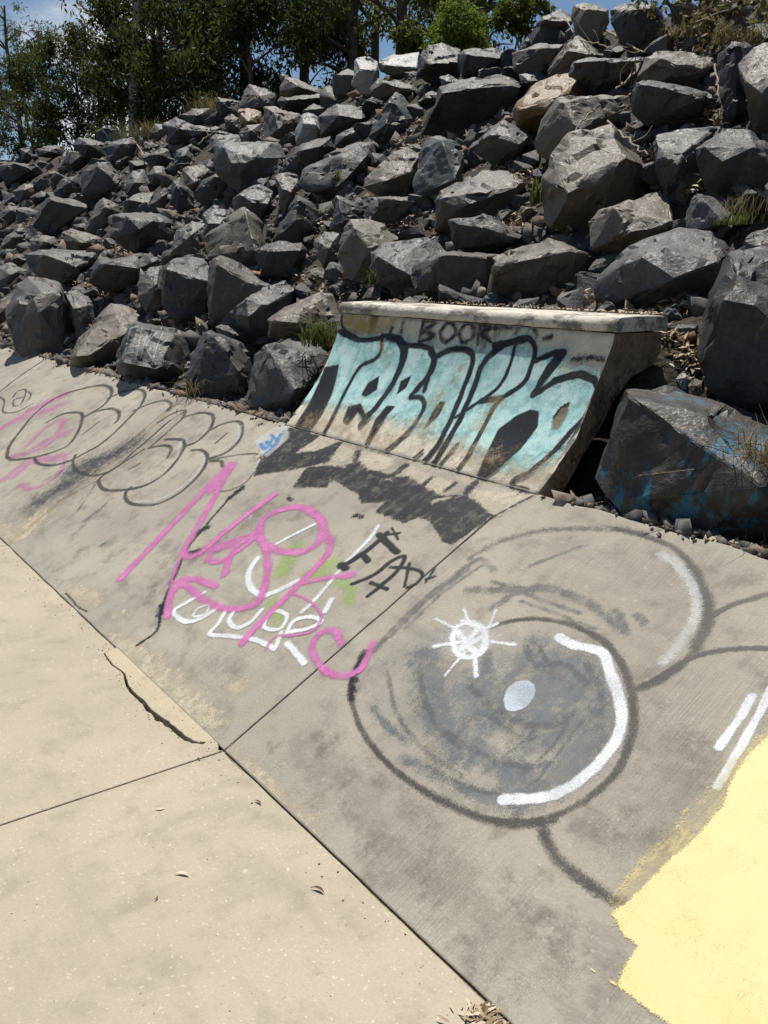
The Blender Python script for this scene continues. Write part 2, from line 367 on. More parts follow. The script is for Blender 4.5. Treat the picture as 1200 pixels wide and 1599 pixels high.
# ------------------------------------------------------------------ quarter pipe standing on the bank's top edge
QX0, QX1 = -1.86, .10
PROF = catmull([(1.318, .706), (1.385, .775), (1.458, .850), (1.515, .918), (1.568, .99), (1.612, 1.065), (1.648, 1.14), (1.678, 1.215), (1.70, 1.30)], 4)
BACK = [(1.985, 1.30), (1.985, 1.22), (1.94, 1.16), (1.82, 1.12), (1.72, 1.03), (1.645, .94), (1.56, .83), (1.48, .73), (1.40, .63), (1.33, .62)]
arc = np.concatenate([[0], np.cumsum(np.linalg.norm(np.diff(PROF, axis=0), axis=1))])
ramp = empty('quarter_pipe', M_FLAT)
tag(ramp, 'short concrete quarter pipe with rounded coping and turquoise lettering', 'ramp')
def ramp_body():
    prof = [tuple(p) for p in PROF] + BACK; n = len(prof); nx = 60
    bm = bmesh.new(); rings = []
    for i in range(nx + 1):
        x = QX0 + (QX1 - QX0) * i / nx; ring = []
        for j, (p, z) in enumerate(prof):
            w = .004 * noise.noise((x * 7, p * 7, z * 7)) + .0025 * noise.noise((x * 31, p * 31, z * 31))
            if j >= len(PROF): w *= 5
            xx = x
            if i in (0, nx): xx += .012 * noise.noise((p * 14, z * 14, 5 + i))
            if j < 2: w += -.006 * abs(noise.noise((x * 17, 3, 1)))
            ring.append(bm.verts.new((xx, p - w * .6, z + w * .8)))
        rings.append(ring)
    for i in range(nx):
        for j in range(n):
            f = bm.faces.new((rings[i][j], rings[i + 1][j], rings[i + 1][(j + 1) % n], rings[i][(j + 1) % n]))
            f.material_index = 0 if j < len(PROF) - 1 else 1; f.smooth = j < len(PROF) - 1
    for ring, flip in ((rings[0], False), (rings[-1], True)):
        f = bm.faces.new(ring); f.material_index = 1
        g = bmesh.ops.triangulate(bm, faces=[f])
    bmesh.ops.recalc_face_normals(bm, faces=bm.faces[:])
    return bm_mesh(bm, 'ramp_body')
rb = obj('ramp_body', ramp_body(), None, ramp); rb.data.materials.append(M['ramp']); rb.data.materials.append(M['ramp_side'])
def coping():
    ring0 = [(1.690, 1.305)] + [(1.720 - .034 * math.cos(a), 1.326 + .034 * math.sin(a)) for a in np.linspace(-.35, math.pi / 2, 7)] + [(1.80, 1.362), (1.90, 1.363), (1.985, 1.36), (2.0, 1.345), (2.0, 1.303)]
    bm = bmesh.new(); nx = 90; rings = []
    for i in range(nx + 1):
        x = QX0 - .012 + (QX1 - QX0 + .03) * i / nx; ring = []
        for (p, z) in ring0:
            w = .006 * noise.noise((x * 5, p * 9, z * 9)) + .004 * noise.noise((x * 23, p * 20, z * 20))
            ch = max(0, noise.noise((x * 9, 2, 7)) - .35) * .03
            ring.append(bm.verts.new((x, p + w * .5 + (ch if p < 1.75 else 0), z + w * .5 - (ch * .6 if z > 1.34 and p < 1.75 else 0))))
        rings.append(ring)
    n = len(ring0)
    for i in range(nx):
        for j in range(n):
            f = bm.faces.new((rings[i][j], rings[i + 1][j], rings[i + 1][(j + 1) % n], rings[i][(j + 1) % n])); f.smooth = j < n - 4
    bm.faces.new(rings[0]); bm.faces.new(rings[-1])
    bmesh.ops.recalc_face_normals(bm, faces=bm.faces[:]); return bm_mesh(bm, 'coping')
cpo = obj('coping', coping(), M['coping'], ramp); cpo['label'] = 'sunlit rounded concrete coping along the top of the ramp'

# ------------------------------------------------------------------ paint on concrete: fine sheets that follow the surface they lie on
class Bank:
    parent = bank
    @staticmethod
    def uv(x, y):
        P = hit_plane(x, y, BN, B0) - B0; return np.array([P @ E1, P @ SL])
    @staticmethod
    def pos(u, v, off): return np.stack([u, v, np.full_like(u, off)], -1)
_T = np.gradient(PROF, axis=0); _T /= np.linalg.norm(_T, axis=1)[:, None]
class Pipe:
    parent = ramp
    @staticmethod
    def uv(x, y):
        d = ray(x, y); dp, dz, dx = d @ PERP, d[2], d @ E1; o = CAM - B0; op, oz, ox = o @ PERP, o[2], o @ E1
        best = None
        for i in range(len(PROF) - 1):
            a, b = PROF[i], PROF[i + 1]; e = b - a
            den = dp * e[1] - dz * e[0]
            t = ((a[0] - op) * e[1] - (a[1] - oz) * e[0]) / den
            w = ((op + dp * t - a[0]) * e[0] + (oz + dz * t - a[1]) * e[1]) / (e @ e)
            if (w >= 0 or i == 0) and (w <= 1 or i == len(PROF) - 2): best = (ox + dx * t, arc[i] + w * math.sqrt(e @ e))
            if best is not None and 0 <= w <= 1: break
        return np.array(best)
    @staticmethod
    def pos(u, v, off):
        v = np.clip(v, 0, arc[-1]); p = np.interp(v, arc, PROF[:, 0]); z = np.interp(v, arc, PROF[:, 1])
        tx = np.interp(v, arc, _T[:, 0]); tz = np.interp(v, arc, _T[:, 1])
        w = np.array([.004 * noise.noise((a * 7, b * 7, c * 7)) + .0025 * noise.noise((a * 31, b * 31, c * 31)) for a, b, c in zip(u, p, z)]) * 0
        return np.stack([u, p - tz * (off + .004), z + tx * (off + .004)], -1)
def seg_dist(Px, Py, A, B):
    e = B - A; L = e @ e + 1e-12
    t = np.clip(((Px - A[0]) * e[0] + (Py - A[1]) * e[1]) / L, 0, 1)
    return np.hypot(Px - A[0] - t * e[0], Py - A[1] - t * e[1])
LAY = {'n': 0}
def decal(surf, name, shapes, m, label=None, cell=.006, off=None, clip=None):
    """shapes: ('s', pts, width_px, soft_px) strokes or ('p', pts, soft_px) filled outlines, in photograph pixels; laid on the surface in metres"""
    todo = []
    for sh in shapes:
        if sh[0] == 's':
            c = catmull(sh[1], 7) if len(sh[1]) > 2 else catmull(sh[1], 6); uv = np.array([surf.uv(*q) for q in c])
            mid = np.asarray(sh[1]).mean(0); q0 = surf.uv(mid[0] - 3, mid[1]); q1 = surf.uv(mid[0] + 3, mid[1]); q2 = surf.uv(mid[0], mid[1] - 3); q3 = surf.uv(mid[0], mid[1] + 3)
            k = math.sqrt(abs(np.cross(np.append(q1 - q0, 0), np.append(q3 - q2, 0))[2])) / 6
            todo.append(('s', uv, sh[2] * k / 2, max(sh[3] * k, .002)))
        else:
            uv = np.array([surf.uv(*q) for q in sh[1]]); mid = np.asarray(sh[1]).mean(0)
            q0 = surf.uv(mid[0] - 3, mid[1]); q1 = surf.uv(mid[0] + 3, mid[1]); q2 = surf.uv(mid[0], mid[1] - 3); q3 = surf.uv(mid[0], mid[1] + 3)
            k = math.sqrt(abs(np.cross(np.append(q1 - q0, 0), np.append(q3 - q2, 0))[2])) / 6
            todo.append(('p', uv, 0, max(sh[2] * k, .002)))
    lo = np.min([t[1].min(0) - t[2] - t[3] - .02 for t in todo], 0); hi = np.max([t[1].max(0) + t[2] + t[3] + .02 for t in todo], 0)
    nx, ny = int((hi[0] - lo[0]) / cell) + 2, int((hi[1] - lo[1]) / cell) + 2
    U, V_ = np.meshgrid(lo[0] + np.arange(nx) * cell, lo[1] + np.arange(ny) * cell, indexing='ij'); cov = np.full(U.shape, -1.0)
    for kind, uv, hw, soft in todo:
        pad = hw + soft + .02
        i0, j0 = np.maximum(((uv.min(0) - pad - lo) / cell).astype(int), 0); i1, j1 = ((uv.max(0) + pad - lo) / cell).astype(int) + 2
        Us, Vs = U[i0:i1, j0:j1], V_[i0:i1, j0:j1]; d = np.full(Us.shape, 1e3)
        cl = np.vstack([uv, uv[:1]]) if kind == 'p' else uv
        for a, b in zip(cl[:-1], cl[1:]): d = np.minimum(d, seg_dist(Us, Vs, a, b))
        if kind == 's':
            wob = .5 * np.sin(Us * 37 + uv[0, 0] * 50) * np.sin(Vs * 41 + uv[0, 1] * 30) + .5 * np.sin(Us * 97 + Vs * 71)
            c = (hw * (1 + .16 * wob) - d) / soft + .5
        else:
            ins = np.zeros(Us.shape, bool)
            for a, b in zip(cl[:-1], cl[1:]):
                cr_ = ((a[1] > Vs) != (b[1] > Vs)); xx = a[0] + (Vs - a[1]) * (b[0] - a[0]) / (b[1] - a[1] + 1e-12); ins ^= cr_ & (Us < xx)
            c = np.where(ins, d, -d) / soft + .5
        cov[i0:i1, j0:j1] = np.maximum(cov[i0:i1, j0:j1], np.clip(c, -1, 1.4))
    if surf is Pipe: cov[(V_ < .0) | (V_ > arc[-1] - .002) | (U < QX0 + .01) | (U > QX1 - .008)] = -1
    if surf is Bank: cov[(V_ > BL - .012) | (V_ < .006)] = -1
    on = cov > -.6; q = on[:-1, :-1] | on[1:, :-1] | on[1:, 1:] | on[:-1, 1:]
    if surf is Pipe: q &= (V_[:-1, :-1] > 0) & (V_[1:, 1:] < arc[-1]) & (U[:-1, :-1] > QX0) & (U[1:, 1:] < QX1)
    if surf is Bank: q &= (V_[1:, 1:] < BL - .008) & (V_[:-1, :-1] > .004)
    idx = np.arange(nx * ny).reshape(nx, ny); I, J = np.nonzero(q)
    Fc = np.stack([idx[I, J], idx[I + 1, J], idx[I + 1, J + 1], idx[I, J + 1]], -1)
    used, inv = np.unique(Fc, return_inverse=True); Fc = inv.reshape(Fc.shape)
    LAY['n'] += 1; o_ = off if off is not None else .0004 + .00008 * LAY['n']
    me = mesh_np(name, surf.pos(U.ravel()[used], V_.ravel()[used], o_), Fc); fattr(me, 'cov', cov.ravel()[used])
    o = obj(name, me, m, surf.parent)
    if label: o['label'] = label
    return o
def Zm(pts, s, ox, oy): return [(ox + x / s, oy + y / s) for x, y in pts]

# ------------------------------------------------------------------ hillside
SLOPE = R(35.5); P0, Z0 = 1.40, .68
TS = math.tan(SLOPE)
HN = -math.sin(SLOPE) * PERP + math.cos(SLOPE) * Z; HP0 = W(0, P0, Z0)
def crest_p(x):
    d = max(-6, -x); return P0 + (2.85 + .035 * d + max(0, d - 20) * .05) / TS
def hill_z(x, p):
    cpx = crest_p(x)
    if p < P0: return Z0 - .05 + (p - P0) * .3
    z = Z0 + (min(p, cpx) - P0) * TS
    if p > cpx: z += (p - cpx) * .04
    # soil banked up behind the ramp
    if 1.95 < p < 3.2 and QX0 - .3 < x < QX1 + .25:
        k = min(1, (x - QX0 + .3) / .3, (QX1 + .25 - x) / .3); z += .2 * max(0, 1 - (p - 2.0) / .6) * k
    elif p <= 1.95 and QX0 - .05 < x < QX1 + .1 and p > P0: z -= .12
    return z - .09 + .05 * noise.noise((x * .9, p * .9, 1)) + .03 * noise.noise((x * 3, p * 3, 2)) + (1.2 * noise.noise((x * .06, p * .06, 4)) if p > cpx + 12 else 0)
def terrain():
    X = np.concatenate([np.linspace(-300, -44, 17), np.linspace(-40, -14, 60), np.linspace(-13.7, 6, 170), np.linspace(8, 120, 12)])
    Pp = np.concatenate([np.linspace(1.30, 3.2, 34), np.linspace(3.28, 7.5, 50), np.linspace(7.8, 14, 20), np.linspace(16, 60, 14), np.linspace(80, 400, 8)])
    V = np.array([W(x, p, hill_z(x, p)) for x in X for p in Pp]); n = len(Pp)
    Fc = [(i * n + j, (i + 1) * n + j, (i + 1) * n + j + 1, i * n + j + 1) for i in range(len(X) - 1) for j in range(n - 1)]
    me = mesh_np('hillside', V, Fc); me.polygons.foreach_set('use_smooth', [True] * len(me.polygons)); return me
hill = obj('hillside', terrain(), M['soil']); tag(hill, 'brown soil hillside under the boulders', kind='structure')
gm = bpy.data.meshes.new('ground'); gm.from_pydata([(-600, -600, -.2), (600, -600, -.2), (600, 900, -.2), (-600, 900, -.2)], [], [(0, 1, 2, 3)])
ground = obj('ground', gm, M['soil']); tag(ground, 'bare ground around the path', kind='structure')

# ------------------------------------------------------------------ boulders: outline, front ridge (both seen in the photograph) -> faceted stone of its own depth
def rock_mesh(V, size, seed, rough=1., cuts=3, detail=15):
    r = random.Random(seed); bm = bmesh.new()
    for v in V: bm.verts.new(v)
    g = bmesh.ops.convex_hull(bm, input=bm.verts[:])
    dead = [e for e in g['geom_interior'] + g['geom_unused'] if isinstance(e, bmesh.types.BMVert)]
    bmesh.ops.delete(bm, geom=list(set(dead)), context='VERTS')
    c = sum((v.co for v in bm.verts), Vector()) / len(bm.verts)
    for _ in range(cuts):      # knocked-off corners
        n = Vector((r.gauss(0, 1), r.gauss(0, 1), r.gauss(0, 1))).normalized(); far = max((v.co - c).dot(n) for v in bm.verts)
        co = c + n * (far - size * r.uniform(.02, .08))
        b = bmesh.ops.bisect_plane(bm, geom=bm.verts[:] + bm.edges[:] + bm.faces[:], plane_co=co, plane_no=n, clear_outer=True)
        ed = [e for e in b['geom_cut'] if isinstance(e, bmesh.types.BMEdge)]
        if ed: bmesh.ops.holes_fill(bm, edges=ed, sides=0)
    bmesh.ops.remove_doubles(bm, verts=bm.verts[:], dist=size * .012)
    bmesh.ops.dissolve_limit(bm, angle_limit=R(7), verts=bm.verts[:], edges=bm.edges[:])
    bmesh.ops.bevel(bm, geom=bm.edges[:], offset=size * .009, segments=1, affect='EDGES', clamp_overlap=True)
    bmesh.ops.triangulate(bm, faces=bm.faces[:])
    L = size / detail
    for _ in range(5):
        ed = [e for e in bm.edges if e.calc_length() > L * 1.5]
        if not ed or len(bm.verts) > 2600: break
        bmesh.ops.subdivide_edges(bm, edges=ed, cuts=1); bmesh.ops.triangulate(bm, faces=[f for f in bm.faces if len(f.verts) > 3])
    bm.normal_update(); s3 = seed * 1.37; k = 1 / size
    ax = Vector((r.gauss(0, .5), r.gauss(0, .5), 1)).normalized()
    co_ = [(v, v.co.copy(), v.normal.copy()) for v in bm.verts]
    for v, p, n in co_:
        q = p * k; o = Vector((s3, s3 * .7, -s3))
        a = noise.fractal(q * 2.4 + o, 1, 2, 4) * .026
        st = q.dot(ax) * 7 + noise.noise(q * 2 + o) * 1.6; a += (abs((st % 1) - .5) - .25) * .035 * (noise.noise(q * 1.5 - o) + .35)
        qw = Vector((q.x, q.y, q.z * 1.3)) + Vector((noise.noise(q * 5 + o), noise.noise(q * 5 - o), 0)) * .06
        vd, vp = noise.voronoi(qw * 2.7 + o); a += noise.noise(vp[0] * 9.3) * .055 + min(0, (vd[1] - vd[0]) - .05) * .16
        vd2, vp2 = noise.voronoi(qw * 6.5 - o); a += noise.noise(vp2[0] * 7.7) * .014
        v.co = p + n * (a * size * rough)
    bmesh.ops.recalc_face_normals(bm, faces=bm.faces[:])
    for f in bm.faces: f.smooth = True
    for e in bm.edges:
        if len(e.link_faces) == 2 and e.calc_face_angle(0) > R(20): e.smooth = False
    return bm_mesh(bm, 'rock')
rock_polys = []; rock_bvh = {}
def hit_hill(x, y):
    d = ray(x, y); t = ((HP0 - CAM) @ HN) / (d @ HN); return t if t > 0 else 80
def boulder(outline, ridge, tone, label, seed, lean=.84, fwd=.62, name='boulder', t_add=0., back=.42):
    O = np.array(outline, float); c2 = O.mean(0); yb = O[:, 1].max(); xb = O[O[:, 1] > yb - 8][:, 0].mean()
    t0 = hit_hill(min(max(xb, -60), 1260), yb) + t_add
    pxm = FPX / t0; wpx, hpx = np.ptp(O[:, 0]), np.ptp(O[:, 1]); size = math.sqrt(wpx * hpx) / pxm
    Pb = CAM + ray(xb, yb) * t0 - B0
    if Pb @ PERP < 1.85: t0 += back * size; pxm = FPX / t0
    O = c2 + (O - c2) * 1.0
    def at(x, y, dep): return CAM + ray(x, y) * (t0 + dep)
    V = [at(x, y, (yb - y) / pxm * lean) for x, y in O]
    rd = [tuple(q) for q in ridge] or [(c2[0], c2[1] - .12 * hpx)]
    for x, y in rd: V.append(at(x, y, (yb - y) / pxm * lean - fwd * size))
    V.append(at(c2[0] - .12 * wpx, yb + .14 * hpx, .12 * size)); V.append(at(c2[0] + .15 * wpx, yb + .14 * hpx, .14 * size))
    for x, y in O[::2]:
        q = c2 + (np.array([x, y]) - c2) * .68 + [0, .1 * hpx]; V.append(at(q[0], q[1], (yb - q[1]) / pxm * lean + .55 * size))
    V = np.array(V); o0 = V.mean(0)
    me = rock_mesh([Vector(v - o0) for v in V], size, seed)
    o = obj(name, me, M[tone]); o.location = o0; tag(o, label, 'rock', 'boulders of the riprap slope')
    rock_polys.append(O); rock_bvh[label] = o
    return o
ROCKS = [
 ([(925,447),(947,417),(982,389),(1030,367),(1062,360),(1085,365),(1110,364),(1130,380),(1140,395),(1125,415),(1107,470),(1055,480),(975,485),(945,480)],[(1000,400),(1025,393),(1055,403),(1052,435),(1120,410)],'g','big grey boulder with wavy sunlit top behind the ramp\'s open end'),
 ([(1140,395),(1165,385),(1200,380),(1260,390),(1260,620),(1190,620),(1100,600),(1085,560),(1090,500),(1110,450)],[(1150,425),(1185,470),(1215,480),(1130,470)],'d','massive dark boulder cut by the photo edge above the blue-painted rock'),
 ([(1160,378),(1175,365),(1200,357),(1230,365),(1230,405),(1195,407),(1170,395)],[(1185,385)],'g','rounded grey rock on top of the massive dark boulder at the photo edge'),
 ([(922,348),(935,330),(962,320),(1027,299),(1042,305),(1044,327),(1053,343),(1050,353),(1018,365),(985,380),(950,392),(925,388)],[(960,326),(988,366),(1050,348)],'t','flat tan sunlit slab tilted above the big wavy-topped boulder'),
 ([(1090,302),(1132,307),(1150,315),(1145,345),(1135,352),(1120,362),(1070,362),(1072,330),(1080,310)],[(1093,304),(1110,325),(1133,350)],'g','wedge rock with pale sunlit side and a dry weed on it'),
 ([(1082,230),(1107,217),(1130,201),(1150,205),(1170,204),(1181,212),(1180,230),(1210,235),(1210,285),(1182,298),(1145,306),(1100,292),(1085,258)],[(1100,230),(1128,252),(1140,232),(1180,230)],'d','dark block with pale folded top, right of the cracked blue-grey rock'),
 ([(1022,207),(1040,202),(1060,204),(1115,196),(1120,202),(1090,222),(1082,238),(1088,265),(1075,285),(1040,297),(1025,280),(1024,245)],[(1065,240),(1060,262),(1030,242)],'b','cracked blue-grey rock right of the largest sunlit boulder'),
 ([(842,315),(845,275),(862,242),(892,215),(917,207),(955,197),(975,230),(1000,247),(1020,268),(1010,290),(997,310),(955,325),(925,350),(845,352)],[(885,302),(930,288),(948,268),(978,245)],'t','largest pale sunlit boulder high above the ramp\'s coping'),
 ([(835,225),(842,195),(870,155),(905,147),(940,145),(985,148),(985,165),(968,190),(935,205),(905,210),(870,240),(845,245)],[(890,160),(902,205),(875,160)],'t','warm grey rock with dark side below the ochre boulder'),
 ([(800,170),(812,160),(832,137),(870,125),(880,117),(897,114),(920,115),(932,130),(932,142),(880,152),(865,165),(855,180),(840,200),(805,200)],[(812,165),(850,172),(875,150)],'o','ochre brown boulder high on the slope'),
 ([(889,108),(897,97),(920,90),(1005,90),(1010,95),(995,115),(965,135),(930,142),(890,120)],[(900,98),(1003,96)],'d','long dark slab with a thin lit edge behind the ochre boulder'),
 ([(852,105),(870,85),(887,65),(902,58),(915,62),(935,77),(950,90),(915,92),(900,100),(875,118),(855,118)],[(887,80),(930,85)],'t','peaked warm grey rock above the ochre boulder'),
 ([(800,82),(830,72),(845,69),(880,70),(882,78),(852,105),(840,118),(802,110)],[(845,76),(875,76)],'d','dark rock left of the peaked warm grey rock near the crest'),
 ([(835,40),(847,25),(875,15),(893,25),(896,34),(880,52),(840,52)],[(850,32),(893,34)],'g','grey flat-topped rock on the crest left of the round dark boulder'),
 ([(893,10),(912,5),(952,14),(950,35),(930,65),(897,55)],[(915,15),(946,18)],'t','pale-topped rock on the crest touching the round dark boulder'),
 ([(953,15),(975,6),(1020,5),(1035,17),(1040,50),(1028,75),(1005,78),(965,55),(952,35)],[(990,15),(1020,12)],'d','round dark boulder at the top edge of the photo'),
 ([(1007,90),(1025,82),(1065,80),(1115,92),(1117,102),(1097,112),(1090,130),(1080,137),(1020,135),(995,120)],[(1035,92),(1065,108),(1095,110)],'t','broad rock with bright top just below the round dark boulder'),
 ([(985,150),(992,127),(1007,125),(1075,137),(1100,150),(1122,155),(1112,170),(1090,192),(1005,195),(987,175)],[(1000,132),(1060,140),(1100,153)],'d','wide dark block in shade under the broad bright-topped rock'),
 ([(1120,85),(1135,65),(1150,62),(1175,75),(1155,100),(1160,125),(1170,145),(1150,180),(1132,170),(1125,150),(1120,112)],[(1150,72)],'d','narrow upright dark rock left of the pale folded boulder'),
 ([(1152,100),(1177,77),(1200,67),(1230,75),(1235,150),(1215,195),(1172,185),(1168,150),(1160,125)],[(1165,128),(1190,148),(1212,120)],'t','pale folded boulder at the right edge near the crest'),
 ([(680,315),(690,302),(715,290),(755,267),(777,265),(792,266),(825,280),(817,297),(810,312),(780,330),(745,342),(695,345),(680,358)],[(692,310),(720,323),(755,312),(785,292),(815,290)],'g','smooth grey boulder with slanted sunlit top and a green sprig beside it'),
 ([(700,345),(712,342),(742,348),(755,335),(780,344),(812,368),(830,372),(800,390),(752,393),(707,390)],[(712,346),(745,352),(760,340),(810,372)],'d','dark notched block directly below the smooth slanted boulder'),
 ([(577,392),(597,380),(650,372),(680,369),(702,390),(690,392),(650,415),(640,430),(642,450),(595,445),(577,432)],[(590,402),(615,408),(640,430)],'g','grey rock with a lit triangular top behind the coping\'s far end'),
 ([(642,435),(647,417),(680,395),(695,392),(752,392),(790,395),(775,410),(765,432),(760,465),(715,457),(665,460),(645,450)],[(690,399),(725,399),(760,400)],'d','long dark rock behind the middle of the coping'),
 ([(762,440),(772,402),(800,388),(855,370),(875,385),(900,386),(920,405),(947,408),(925,432),(908,450),(825,465),(762,468)],[(775,418),(820,405),(870,388),(900,392)],'t','dark boulder with tan sunlit shoulder behind the coping'),
 ([(567,292),(572,275),(610,242),(635,231),(655,242),(652,267),(635,292),(632,308),(585,302)],[(600,283),(620,272),(640,270)],'t','tan rounded rock left of the upright greenish rock'),
 ([(562,310),(585,307),(600,310),(660,308),(655,315),(627,325),(607,352),(575,350)],[(600,312),(650,314)],'d','dark rock below the tan rounded rock'),
 ([(645,290),(655,240),(670,215),(687,211),(715,215),(725,230),(718,262),(722,285),(690,300),(650,305)],[(690,218),(703,262),(712,280)],'b','upright rock with a greenish sunlit side and black front'),
 ([(727,235),(737,220),(760,207),(787,187),(802,195),(827,212),(825,222),(812,230),(805,247),(780,243)],[(765,212),(800,212),(812,225)],'g','peaked grey rock just below the big black block'),
 ([(660,210),(670,175),(680,157),(687,137),(725,127),(777,117),(787,125),(815,127),(835,132),(802,177),(780,200),(715,208)],[(690,145),(735,142),(780,128),(815,131)],'d','big black block with a thin sunlit bluish top'),
 ([(810,115),(840,111),(862,122),(830,135),(815,130)],[(825,128)],'b','small bluish stone at the left of the ochre boulder'),
 ([(572,215),(602,170),(610,145),(617,141),(632,152),(660,182),(650,197),(625,203),(600,220),(585,220)],[(607,165),(604,192)],'b','pointed blue-grey rock left of the big black block'),
 ([(572,147),(590,122),(622,127),(647,132),(660,145),(640,157),(610,147),(585,155)],[(600,130),(640,140)],'t','rough brownish rock below the two pale crest slabs'),
 ([(590,97),(615,85),(655,81),(655,107),(625,115),(595,112)],[(602,102),(650,106)],'w','pale flat slab on the crest, second from the left'),
 ([(555,90),(570,88),(590,97),(592,110),(585,125),(575,145),(550,135)],[(563,108),(588,110)],'w','pale-topped upright rock on the crest left of the flat slab'),
 ([(657,85),(670,72),(690,66),(720,77),(717,97),(717,120),(680,125),(650,120)],[(668,98),(715,99)],'d','dark crest rock below the bright green shrub'),
 ([(715,85),(725,79),(752,82),(770,75),(800,82),(795,97),(780,110),(750,120),(720,121)],[(730,85),(780,92)],'d','rough dark crest rock right of the bright green shrub'),
 ([(685,120),(702,116),(720,126),(712,134),(690,133)],[(700,128)],'g','thin small stone on the big black block\'s corner'),
 ([(375,167),(377,147),(390,132),(405,135),(432,145),(430,165),(412,172),(385,175)],[(407,150),(413,165)],'g','crest rock with black front and pale slanting top'),
 ([(438,147),(439,117),(462,120),(475,127),(505,145),(515,150),(475,152),(450,150)],[(465,135)],'t','sharp pale triangular rock standing on the crest'),
 ([(432,160),(440,152),(475,147),(512,147),(508,160),(480,175),(445,172)],[(450,156),(500,153)],'d','dark slab under the sharp triangular crest rock'),
 ([(371,172),(385,168),(395,169),(409,175),(408,192),(388,197),(375,188)],[(388,190)],'o','small ochre stone near the crest'),
 ([(350,185),(362,178),(374,185),(375,205),(352,205)],[(362,190)],'d','small black stone left of the ochre stone'),
 ([(375,207),(385,195),(408,193),(410,220),(385,226),(376,220)],[(392,205)],'g','grey lump directly below the ochre stone'),
 ([(410,190),(412,167),(430,167),(450,177),(472,180),(472,192),(455,205),(432,220),(411,222)],[(428,175),(447,190),(435,202)],'g','black-fronted rock between the ochre stone and the white-faced stone'),
 ([(472,178),(482,175),(497,185),(500,197),(507,215),(495,224),(462,227),(462,205),(471,192)],[(474,194),(496,197)],'w','stone with a bright white top face'),
 ([(497,182),(525,162),(570,167),(582,180),(555,195),(525,212),(500,212)],[(530,180),(565,185)],'d','dark rock right of the white-faced stone'),
 ([(522,230),(525,212),(560,192),(572,200),(565,220),(537,230)],[(540,212)],'g','small grey rock left of the pointed blue-grey rock'),
 ([(467,290),(472,265),(507,242),(565,222),(580,222),(587,237),(588,252),(575,262),(550,300),(500,303),(475,300)],[(535,245),(563,230),(532,290),(575,242)],'g','long grey boulder with a lit back and black end face'),
 ([(440,270),(447,247),(462,232),(485,220),(520,212),(521,230),(505,240),(472,262),(465,277)],[(470,235),(500,228)],'d','dark rock leaning behind the long grey boulder'),
 ([(335,262),(337,232),(350,222),(380,225),(432,218),(450,245),(440,260),(430,275),(400,287),(375,297),(340,275)],[(350,230),(375,236),(365,265),(400,246)],'b','greenish grey boulder with a flat lit top and dark notch'),
 ([(325,237),(330,215),(342,206),(372,210),(380,222),(345,234)],[(340,225)],'b','small greenish rock above the flat-topped greenish boulder'),
 ([(288,202),(300,195),(350,200),(350,210),(300,214)],[(320,205)],'g','thin long slab below the dry grass on the crest'),
 ([(255,197),(275,183),(305,195),(330,205),(330,217),(280,224),(260,222)],[(280,200)],'g','grey slab left of the thin long slab near the crest'),
 ([(283,180),(300,170),(330,166),(328,187),(300,194)],[(310,180)],'g','grey crest rock among the dry grass'),
 ([(335,162),(340,152),(375,158),(376,182),(345,187)],[(345,158)],'d','dark crest rock right of the dry grass'),
 ([(285,264),(300,256),(315,253),(328,265),(322,285),(308,295),(290,292)],[(305,285)],'t','sandy lit rock left of the greenish boulder'),
 ([(303,302),(315,280),(332,272),(365,270),(370,292),(360,305),(332,319),(308,315)],[(335,276),(360,276)],'d','dark rock below the flat-topped greenish boulder'),
 ([(360,312),(382,295),(405,287),(425,300),(423,315),(415,332),(400,339),(365,332)],[(375,305),(395,316),(420,318)],'g','rough grey rock above the brown pyramid rock'),
 ([(317,334),(335,320),(358,328),(358,350),(350,372),(320,367)],[(325,349),(355,350)],'g','pale-topped rock left of the brown pyramid rock'),
 ([(317,372),(337,352),(357,342),(375,325),(385,322),(410,350),(415,382),(397,390),(402,414),(375,417),(320,402)],[(384,334),(390,370),(399,390)],'t','brown pyramid rock with one sunlit side'),
 ([(397,394),(415,383),(435,378),(472,378),(480,390),(475,412),(450,432),(410,427)],[(420,392),(470,390)],'d','dark rock at the foot of the brown pyramid rock'),
 ([(430,275),(440,272),(466,281),(465,300),(445,325),(438,320)],[(441,295),(455,300)],'g','pale slab behind the sharp peaked rock'),
 ([(424,378),(440,350),(455,318),(465,304),(492,315),(498,330),(488,366),(470,380),(445,382)],[(466,314),(461,345)],'g','sharp peaked pale rock right of the brown pyramid rock'),
 ([(515,360),(520,330),(525,305),(540,310),(572,327),(567,342),(545,349),(530,364)],[(530,312),(534,345)],'g','blue-tinged pointed rock above the mossy brown boulder'),
 ([(525,402),(530,367),(547,343),(575,345),(600,352),(625,372),(610,385),(580,395),(572,427),(550,442),(535,422)],[(555,358),(575,390),(600,380)],'t','mossy brown boulder behind the far end of the coping'),
 ([(490,377),(507,362),(530,365),(525,404),(507,412),(492,397)],[(515,385)],'g','grey cobble left of the mossy brown boulder'),
 ([(385,627),(397,590),(397,555),(410,542),(450,525),(462,522),(495,535),(520,547),(510,562),(490,590),(477,612),(465,627),(445,647),(410,650),(387,637)],[(420,548),(452,570),(457,600),(465,617)],'g','large grey boulder touching the painted end of the ramp'),
 ([(290,597),(302,555),(320,522),(330,517),(352,525),(382,532),(395,550),(397,580),(392,612),(370,627),(335,622),(295,612)],[(330,523),(352,535),(355,560),(375,580)],'d','dark boulder left of the one touching the ramp'),
 ([(335,511),(345,505),(375,512),(410,527),(387,537),(350,527)],[(370,522)],'g','thin lit slab lying behind the two front boulders'),
 ([(417,499),(450,477),(475,465),(495,455),(520,457),(523,480),(533,497),(520,522),(485,525),(460,524),(420,527)],[(425,502),(470,485),(465,505)],'t','brown-sided boulder with a green weed beside the coping\'s far end'),
